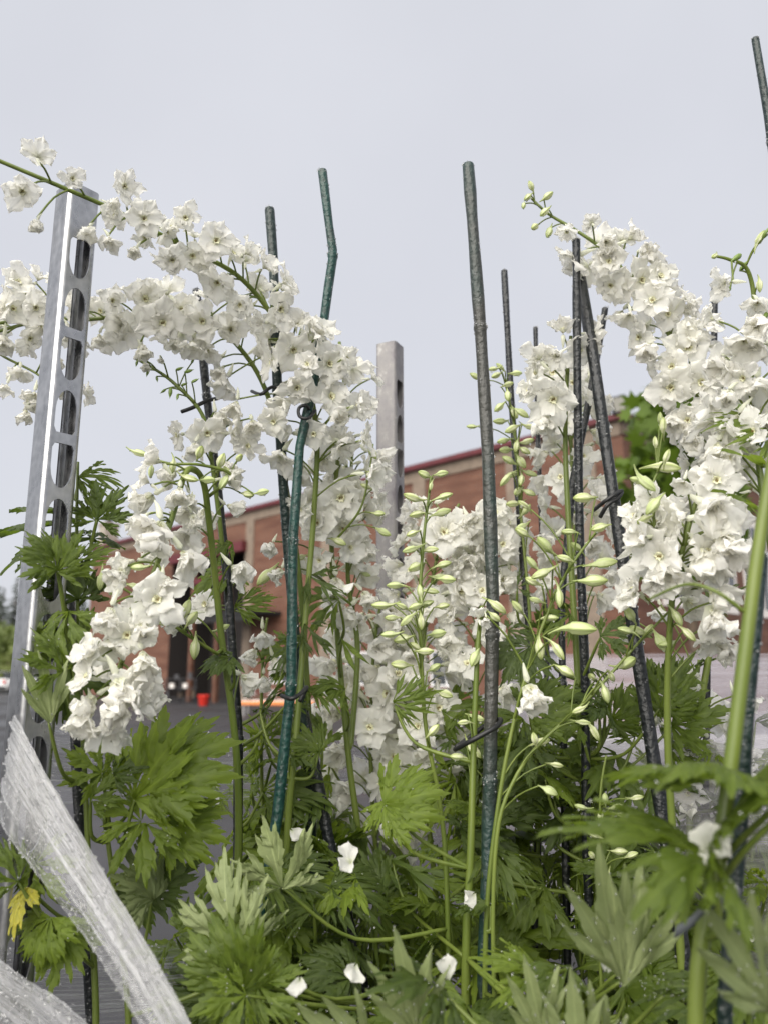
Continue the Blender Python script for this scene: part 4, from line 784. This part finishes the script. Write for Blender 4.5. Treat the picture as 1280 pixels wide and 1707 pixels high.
fallen('white petal clinging under the dotted foreground leaf', 1010, 1615, .62, 62, 40, (0, -1, .1), 14)
fallen('white petal shrivelled on the green stem beside the bent teal stake', 488, 1385, .86, 46, 30, (.1, -1, .1), 16)
fallen('white petal scrap among dark leaves at the far left', 365, 1328, .92, 34, 50, (0, -.8, .3), 18)

# ------------------------------------------------------------------ rain drops: on leaves, stakes, buds, film
ICO_V = []; t = (1 + 5 ** .5) / 2
for a, b_ in ((-1, t), (1, t), (-1, -t), (1, -t)): ICO_V.append((a, b_, 0))
for a, b_ in ((-1, t), (1, t), (-1, -t), (1, -t)): ICO_V.append((0, a, b_))
for a, b_ in ((-1, t), (1, t), (-1, -t), (1, -t)): ICO_V.append((b_, 0, a))
ICO_F = [(0, 11, 5), (0, 5, 1), (0, 1, 7), (0, 7, 10), (0, 10, 11), (1, 5, 9), (5, 11, 4), (11, 10, 2), (10, 7, 6), (7, 1, 8), (3, 9, 4), (3, 4, 2), (3, 2, 6), (3, 6, 8), (3, 8, 9), (4, 9, 5), (2, 4, 11), (6, 2, 10), (8, 6, 7), (9, 8, 1)]
ICO_V = [Vector(q).normalized() for q in ICO_V]
bpy.context.view_layer.update()
DV, DF = [], []
def drop(p, r, sq=1.0):
    b = len(DV); DV.extend([(p[0] + q.x * r, p[1] + q.y * r, p[2] + q.z * r * sq) for q in ICO_V]); DF.extend([(b + i, b + j, b + k_) for i, j, k_ in ICO_F])
for o in LEAF_OBJS:
    mw = o.matrix_world; d = (mw.translation - CAMV).length; vv = o.data.vertices; n = 34 if d < .72 else (9 if d < .95 else 0)
    for i in range(n):
        q = mw @ random.choice(vv).co; drop(q, random.uniform(.0005, .0012) * (.9 if d < .72 else 1))
for P4, R4 in STK:
    for i in range(240):
        j = random.randrange(len(P4) - 1); f = random.random(); c = P4[j].lerp(P4[j + 1], f); a = random.uniform(0, 6.28); r = R4[j]
        if c.z > 1.2: drop(c + Vector((math.cos(a) * r, math.sin(a) * r, 0)), random.uniform(.0006, .0015))
for o in FILMS[:2]:
    vv = o.data.vertices
    for i in range(1000):
        j = random.randrange(len(vv) - 1); drop(vv[j].co.lerp(vv[j + 1].co, random.random()) * 1.0 + rv(.0012) + Vector((0, -.0006, 0)), random.choice([.0004, .0005, .0006, .0008, .0011])) if (vv[j].co - vv[j + 1].co).length < .02 else None
for o in FILMS[2:4]:
    vv = o.data.vertices
    for i in range(260): drop(random.choice(vv).co + Vector((0, -.0005, 0)), random.uniform(.0006, .0014))
for pl in PLANTS:
    for ch in pl.root.children:
        if ch.name.startswith('bud') and random.random() < .6:
            m_ = ch.matrix_world; zs = m_ @ Vector((0, 0, .6)); sc = m_.to_scale().x; drop(zs + Vector((0, -.02 * sc, -.27 * sc)), random.uniform(.0010, .0019), 1.2)
        elif ch.name.startswith('floret') and random.random() < .8:
            vv = ch.data.vertices
            for i in range(4): drop(ch.matrix_world @ random.choice(vv).co, random.uniform(.0005, .0011))
me = bpy.data.meshes.new('rain_drops'); me.from_pydata(DV, [], DF); me.materials.append(M['water']); me.polygons.foreach_set('use_smooth', [True] * len(DF))
tag(link('rain_drops', me), 'clear rain drops beading on leaves, buds, stakes and film', 'water drops', kind='stuff')

# ------------------------------------------------------------------ brick building
Hn = W(1035, 692, 23.0); EAVE = Hn.z; rl = ray(157, 914); YL = (EAVE - CAM_H) / (rl.z / rl.y); Lc = W(157, 914, YL)
N0 = Vector((Hn.x, Hn.y, 0)); L0 = Vector((Lc.x, Lc.y, 0)); D1 = unit(L0 - N0); LEN1 = (L0 - N0).length; D2 = Vector((-D1.y, D1.x, 0))
if D2.x < 0: D2 = -D2
LEN2 = 17.0; NR1 = -D2; NR2 = -D1
bd = empty('brick_building', 'long red brick building with dark red roof edge and shaded entrance', 'building'); bd.location = (N0 + L0) / 2
def bpart(mb, name, mat, smooth=False, parent=None):
    o = mb.build(name, mat, parent or bd, smooth); o.location = -bd.location if parent is None else (0, 0, 0); return o
def onf(px, py, off=0.0):                 # pixel -> (distance along the long facade, height)
    r = ray(px, py); o = N0 + NR1 * off; t = (o.x * NR1.x + o.y * NR1.y) / (r.x * NR1.x + r.y * NR1.y); q = CAMV + r * t; return (q - N0).dot(D1), q.z
def wallrect(b, o, d, s0, s1, z0, z1, nrm, off=0.0, dep=None):
    a = o + d * s0 + nrm * off; c = o + d * s1 + nrm * off; up = Vector((0, 0, 1))
    q = [a + up * z0, c + up * z0, c + up * z1, a + up * z1]; b.poly(q, 0, ((s0, z0), (s1, z0), (s1, z1), (s0, z1)))
    if dep:
        k_ = [p_ - nrm * dep for p_ in q]
        for i in range(4):
            j = (i + 1) % 4; l_ = (q[j] - q[i]).length; b.poly([q[i], k_[i], k_[j], q[j]], 0, ((0, 0), (dep, 0), (dep, l_), (0, l_)))
FR_T, FR_B = EAVE - .16, EAVE - .62
s_o0, z_o1 = onf(410, 905); s_o1, z_o2 = onf(290, 930); ZO = (z_o1 + z_o2) / 2          # shaded entrance between these
b = MB(); wallrect(b, N0, D1, 0, s_o0, 0, FR_B, NR1); wallrect(b, N0, D1, s_o1, LEN1, 0, FR_B, NR1); wallrect(b, N0, D1, s_o0, s_o1, ZO, FR_B, NR1)
wallrect(b, N0, D2, 0, LEN2, 0, FR_B, NR2); wallrect(b, L0, D2, 0, LEN2, 0, FR_B, -NR2); wallrect(b, N0 + D2 * LEN2, D1, 0, LEN1, 0, FR_B, -NR1)
bpart(b, 'wall', 'brick')
b = MB(); wallrect(b, N0, D1, s_o0 - .0, s_o1, 0, ZO, NR1, -2.6); 
for s_ in (s_o0, s_o1): b.poly([N0 + D1 * s_, N0 + D1 * s_ - NR1 * 2.6, N0 + D1 * s_ - NR1 * 2.6 + Vector((0, 0, ZO)), N0 + D1 * s_ + Vector((0, 0, ZO))])
b.poly([N0 + D1 * s_o0 + Vector((0, 0, ZO)), N0 + D1 * s_o1 + Vector((0, 0, ZO)), N0 + D1 * s_o1 - NR1 * 2.6 + Vector((0, 0, ZO)), N0 + D1 * s_o0 - NR1 * 2.6 + Vector((0, 0, ZO))]); bpart(b, 'entrance_recess', 'dark')
b = MB()
for s0, o_, d_, ln, nr in ((-.05, N0, D1, LEN1 + .1, NR1), (-.05, N0, D2, LEN2, NR2)): wallrect(b, o_, d_, s0, s0 + ln, FR_B, FR_T, nr, .05, .12)
bpart(b, 'frieze_band', 'beige')
b = MB(); c = N0 + D1 * LEN1 / 2 + D2 * LEN2 / 2; rz = Matrix.Rotation(math.atan2(D1.y, D1.x), 3, 'Z'); b.box(c + Vector((0, 0, EAVE - .07)), (LEN1 + .5, LEN2 + .5, .20), rz); bpart(b, 'roof', 'red_trim')
for px in (418, 545, 700, 860, 985):
    s_, _ = onf(px, 900); b = MB(); wallrect(b, N0, D1, s_ - .32, s_ + .32, 0, FR_B - .003, NR1, .06, .1); bpart(b, 'pilaster', 'beige')
for z, dz, out in ((ZO, .42, .35), (ZO - 1.5, .22, .12)):
    b = MB(); wallrect(b, N0, D1, s_o0 - .2, s_o1 + .1, z - dz, z + .08, NR1, out, out + .15); bpart(b, 'lintel_beam', 'red_trim')
for f in (.33, .68):
    s_ = s_o0 + (s_o1 - s_o0) * f; b = MB(); wallrect(b, N0, D1, s_ - .13, s_ + .13, 0, ZO - .42, NR1, .02, .2); bpart(b, 'entrance_post', 'brick')
s0, za = onf(470, 1022); s1, zb = onf(385, 1030)
b = MB(); zc = (za + zb) / 2; P0 = N0 + D1 * s0; P1 = N0 + D1 * s1
for dz in (0,): b.box((P0 + P1) / 2 + NR1 * .9 + Vector((0, 0, zc)), ((P1 - P0).length, 1.8, .16), rz)
b.box((P0 + P1) / 2 + NR1 * 1.75 + Vector((0, 0, zc - .22)), ((P1 - P0).length, .04, .3), rz); bpart(b, 'awning', 'black_cloth')
for px in (470, 600, 745, 900):
    s_, z_ = onf(px, 1085); wn = MB(); wallrect(wn, N0, D1, s_ - .8, s_ + .8, 1.0, 2.3, NR1, .03, .05); fo = bpart(wn, 'window', 'white_paint')
    for k_ in (-1, 1):
        pn = MB(); wallrect(pn, N0, D1, s_ + k_ * .38 - .33, s_ + k_ * .38 + .33, 1.07, 2.23, NR1, .034); bpart(pn, 'pane', 'glass', parent=fo)
for i in range(4):
    s_ = 3.2 + i * 3.4; wn = MB(); wallrect(wn, N0, D2, s_ - 1.3, s_ + 1.3, 3.6, EAVE - 2.0, NR2, .03, .05); fo = bpart(wn, 'window', 'cream')
    for k_ in (-1, 0, 1):
        pn = MB(); wallrect(pn, N0, D2, s_ + k_ * .82 - .3, s_ + k_ * .82 + .3, 3.9, EAVE - 2.3, NR2, .034); bpart(pn, 'pane', 'glass', parent=fo)
cq = W(180, 905, YL + 1.5); b = MB(); zt = W(180, 876, YL + 1.5).z; b.box(Vector((cq.x, cq.y, (EAVE + zt) / 2)), (.95, .95, zt - EAVE), rz); b.box(Vector((cq.x, cq.y, zt + .06)), (1.12, 1.12, .14), rz); co = bpart(b, 'chimney', 'chimney')
b = MB(); b.tube([Vector((cq.x, cq.y, zt + .1)), Vector((cq.x, cq.y, zt + .4))], .2, 12); b.box(Vector((cq.x, cq.y, zt + .46)), (.6, .6, .06), rz); bpart(b, 'chimney_cowl', 'metal_dark', parent=co)
fc = W(1031, 674, 22.8); b = MB(); rf = Matrix.Rotation(R(-14), 3, 'Y') @ Matrix.Rotation(R(8), 3, 'X'); b.box(fc, (.50, .16, .52), rf); fo = bpart(b, 'floodlight', 'metal_dark')
b = MB(); b.box(fc + rf @ Vector((0, -.085, 0)), (.40, .02, .42), rf); bpart(b, 'lamp_glass', 'lens', parent=fo)
b = MB(); b.tube([fc, Vector((fc.x + .05, fc.y + .1, EAVE))], .04, 8); bpart(b, 'bracket', 'metal_dark', parent=fo)

# ------------------------------------------------------------------ yard things in front of the building
def fpt(px, near=.85):                       # a spot on the ground in front of the long facade
    s_, _ = onf(px, 1100); return (N0 + D1 * s_) * near
def gpt(px, py):
    r = ray(px, py); t = CAM_H / -r.z; return CAMV + r * t
q = fpt(343, .90)
b = MB(); P, UV = [], []
for z, r in ((0, .17), (.02, .20), (.42, .25), (.44, .28), (.47, .28), (.47, .255), (.1, .19), (.08, 0.01)):
    P.append([(r * math.cos(6.283 * j / 20), r * math.sin(6.283 * j / 20), z) for j in range(20)]); UV.append([(z, j / 20) for j in range(21)])
b.quad_grid(P, UV, 0, True); o = b.build('plastic_tub', 'red_plastic'); o.location = (q.x, q.y, 0); tag(o, 'bright red plastic tub standing on the wet asphalt', 'tub')
q0 = fpt(465, .80); q0, q1 = q0 - Vector((1.3, 0, 0)), q0 + Vector((1.3, 0, 0)); tb = empty('display_table', 'low table with pale cover and orange edge in the yard', 'table'); cq = (q0 + q1) / 2; tb.location = (cq.x, cq.y, 0); ln = (q1 - q0).length
b = MB(); b.box((0, .4, .50), (ln, 1.0, .05)); b.build('table_top', 'cream', tb, False); b = MB(); b.box((0, -.115, .44), (ln, .02, .12)); b.build('edge_board', 'orange', tb, False)
for x in (-1, 1):
    for y in (-.05, .85): b = MB(); b.box((x * (ln / 2 - .1), y, .235), (.06, .06, .48)); b.build('leg', 'wood_grey', tb, False)
for i in range(6):
    rp = MB(); x = -ln / 2 + (i + .5) * ln / 6
    P = []; UV = []
    for z, r in ((.53, .09), (.68, .13), (.68, .11), (.66, 0.01)): P.append([(r * math.cos(6.283 * j / 12), r * math.sin(6.283 * j / 12), z) for j in range(12)]); UV.append([(z, j / 12) for j in range(13)])
    rp.quad_grid(P, UV, 0, True); r_ = random.Random(i)
    po = empty('potted_plant', 'potted plant with %s on the low table with orange edge' % ['white flowers, first in the row', 'pink flowers, second in the row', 'white flowers, third in the row', 'pink flowers, fourth in the row', 'white flowers, fifth in the row', 'pink flowers, last in the row'][i], 'potted plant', 'potted plants on the yard table'); po.location = (cq.x + x, cq.y + .35, 0)
    rp.build('pot', 'bark', po); fb = MB()
    for k_ in range(60):
        c = Vector((r_.gauss(0, .1), r_.gauss(0, .1), .78 + r_.gauss(0, .07))); fb.poly([c, c + rv(.08), c + rv(.08)])
    fb.build('flowers', 'white_paint' if i % 2 == 0 else 'red_trim', po, False)['kind'] = 'stuff'
q = fpt(303, .94); rk = empty('bicycle_rack', 'dark metal rack with pale boxes before the building entrance', 'rack'); rk.location = (q.x, q.y, 0)
for x in (-.75, 0, .75): b = MB(); b.tube([(x, 0, 0), (x, 0, 1.2)], .025, 8); b.build('upright', 'metal_dark', rk)
for z in (.25, .7, 1.15): b = MB(); b.box((0, .15, z), (1.6, .4, .03)); b.build('rack_shelf', 'metal_dark', rk, False)
for i in range(7):
    b = MB(); h = random.uniform(.18, .32); x = random.uniform(-.65, .65); z = (.265, .715, 1.165)[i % 3]; b.box((0, 0, h / 2), (random.uniform(.14, .24), .2, h)); b.box((0, 0, h + .01), (.25, .22, .02))
    o = b.build('storage_box', random.choice(['cream', 'bark', 'metal_dark']), None, False); o.location = (q.x - .66 + .22 * i, q.y + .15, z); tag(o, 'small box on the dark metal rack before the building entrance', 'box', 'boxes on the yard rack')

# ------------------------------------------------------------------ parked car
q = gpt(14, 1156); car = empty('parked_car', 'white hatchback parked beside the roadside bushes', 'car'); car.location = (q.x - .15, q.y + 1.6, 0); car.rotation_euler = (0, 0, R(72))
sec = [(-2.0, .45, .95, .62), (-1.95, .30, .98, .80), (-1.5, .24, 1.0, .86), (0, .22, 1.0, .88), (1.5, .24, .97, .86), (1.95, .32, .80, .78), (2.02, .45, .68, .6)]
P, UV = [], []
for x, zl, zh, hw in sec: P.append([(x, -hw, zl), (x, -hw, (zl + zh) / 2), (x, -hw * .94, zh), (x, 0, zh + .03), (x, hw * .94, zh), (x, hw, (zl + zh) / 2), (x, hw, zl), (x, 0, zl)]); UV.append([(x, j) for j in range(9)])
b = MB(); b.quad_grid(P, UV, 0, True); b.poly(P[0][::-1]); b.poly(P[-1]); b.build('body', 'white_paint', car)
P = [[(x, -hw, z), (x2, -hw2, 1.45), (x2, hw2, 1.45), (x, hw, z)] for x, hw, z, x2, hw2 in ((-1.9, .80, .98, -1.5, .62), (-1.0, .83, 1.0, -1.0, .66), (.2, .83, 1.0, .1, .66), (1.0, .80, .99, .45, .6))]
b = MB(); b.quad_grid(P, [[(0, 0)] * 5] * 4); b.poly(P[0]); b.poly(P[-1][::-1]); b.build('windows', 'glass', car, False)
b = MB(); b.box((-.5, 0, 1.465), (2.0, 1.22, .05)); b.build('roof', 'white_paint', car, False)
for y in (-.66, .66): b = MB(); b.box((-1.975, y, .78), (.09, .24, .22)); b.build('tail_light', 'tail_red', car, False)
b = MB(); b.box((-2.0, 0, .40), (.12, 1.5, .2)); b.build('bumper', 'metal_dark', car, False)
for x in (-1.3, 1.3):
    for y in (-.8, .8):
        b = MB(); b.tube([(x, y - .1, .32), (x, y + .1, .32)], .32, 20); wo_ = b.build('wheel', 'tyre', car); b = MB(); b.tube([(x, y - .105, .32), (x, y + .105, .32)], .2, 14); b.build('rim', 'rim', wo_)

# ------------------------------------------------------------------ trees, bushes, far wood
def leaf_cloud(seed, n, rx, ry, rz_, size, lobes=9, jag=True):
    q = random.Random(seed); b = MB(); cs = [(Vector((q.gauss(0, .45) * rx, q.gauss(0, .45) * ry, q.uniform(-.8, .85) * rz_)), q.uniform(.28, .5)) for _ in range(lobes)]
    for i in range(n):
        c, r = q.choice(cs); d = unit((q.gauss(0, 1), q.gauss(0, 1), q.gauss(0, 1))); p_ = c + Vector((d.x * rx, d.y * ry, d.z * rz_)) * r * q.uniform(.6, 1.05); s_ = size * q.uniform(.6, 1.3)
        u = unit(d.cross(Vector((q.gauss(0, 1), q.gauss(0, 1), q.gauss(0, 1))))); v_ = unit(u.cross(d) + d * q.uniform(-.6, .6))
        if jag: b.poly([p_, p_ + (u * .55 + v_ * .25) * s_, p_ + (u * .28 + v_ * .45) * s_, p_ + (u * .42 + v_ * .85) * s_, p_ + (u * .12 + v_ * .7) * s_, p_ + v_ * 1.15 * s_, p_ + (-u * .12 + v_ * .7) * s_, p_ + (-u * .42 + v_ * .85) * s_, p_ + (-u * .28 + v_ * .45) * s_, p_ + (-u * .55 + v_ * .25) * s_])
        else: b.poly([p_, p_ + u * s_ * .5 + v_ * .4 * s_, p_ + v_ * s_, p_ - u * .5 * s_ + v_ * .4 * s_])
    return b
mc = W(1128, 800, 6.2); mt = empty('maple_tree', 'young maple with bright lobed leaves between the flowers and the building', 'tree'); mt.location = (mc.x + .05, mc.y, 0)
b = leaf_cloud(5, 1300, .54, .6, .72, .15, 18); o = b.build('crown', 'maple', mt, False); o.location = (-.02, 0, mc.z)
b = MB(); b.tube([(0, 0, 0), (.03, 0, 1.2), (-.02, .02, 2.2), (0, 0, mc.z + .2)], [.06, .05, .04, .015], 9)
for i in range(7): a = i * .9; b.tube([(0, 0, mc.z - .7 + .13 * i), (.2 * math.cos(a), .2 * math.sin(a), mc.z - .45 + .13 * i), (.45 * math.cos(a), .45 * math.sin(a), mc.z - .3 + .13 * i)], [.02, .014, .006], 6)
b.build('trunk', 'bark', mt)
def conifer(seed):
    q = random.Random(seed); b = MB()
    for L_ in range(22):
        f = L_ / 22; z = .9 + f * 11; r = (1 - f) ** .9 * 2.4 + .15
        for k_ in range(13):
            a = q.uniform(0, 6.283); rr = r * q.uniform(.65, 1.15); d = Vector((math.cos(a), math.sin(a), -.28)); s_ = Vector((-math.sin(a), math.cos(a), 0)); p_ = Vector((0, 0, z + q.uniform(-.2, .2))); prev = None
            for t_ in range(4):
                w_ = rr * .24 * (1 - t_ / 4.2); c = p_ + d * rr * t_ / 4; e = p_ + d * rr * (t_ + 1.3) / 4
                b.poly([c + s_ * w_ * .2, e + s_ * w_ - Vector((0, 0, .15 * w_)), e + Vector((0, 0, .1)), e - s_ * w_ - Vector((0, 0, .15 * w_)), c - s_ * w_ * .2])
    return b.mesh('crown', 'conifer', False)
CF = [conifer(s) for s in (1, 2, 3)]; tm = MB(); tm.tube([(0, 0, 0), (0, 0, 6), (0, 0, 11.6)], [.22, .14, .02], 8); TM = tm.mesh('trunk', 'bark')
LBL = 'dark evergreen tree in the row behind the roadside bushes'
for i in range(16):
    px = -95 + i * 19 + random.uniform(-8, 8); Y = random.uniform(88, 106); g_ = W(px, 1116, Y); root = empty('conifer_tree', LBL, 'tree', 'evergreens behind the road'); root.location = (g_.x, Y, 0)
    top = W(px, random.uniform(945, 978) - (0 if px < 40 else -4), Y).z; s_ = top / 12.1; root.scale = (s_ * 1.15, s_ * 1.15, s_); root.rotation_euler.z = random.uniform(0, 6)
    link('crown', random.choice(CF), root); link('trunk', TM, root)
BU = [leaf_cloud(s, 1500, 2.2, 1.8, 1.5, .34, 12, False).mesh('crown', 'bush', False) for s in (11, 12)]
GR = [leaf_cloud(s, 1500, 2.4, 1.8, 1.1, .30, 12, False).mesh('crown', 'grass', False) for s in (13, 14)]
for i in range(9):
    px = -75 + i * 24 + random.uniform(-6, 6); Y = random.uniform(64, 72); g_ = W(px, 1116, Y); far = i % 2 == 0
    root = empty('roadside_bush', 'tall olive green bush below the evergreen row' if far else 'low yellow green bush behind the parked white car', 'bush', 'olive bushes by the road' if far else 'yellow green bushes by the road'); root.location = (g_.x, Y if far else Y - 9, 0)
    hgt = 5.4 if far else 3.6; o = link('crown', random.choice(BU if far else GR), root); o.location = (0, 0, hgt * .52); o.scale = (1.15, 1, hgt / 3.0)
    b = MB(); b.tube([(0, 0, 0), (.1, 0, hgt * .3), (0, .1, hgt * .7)], [.12, .09, .03], 7); b.build('trunk', 'bark', root)
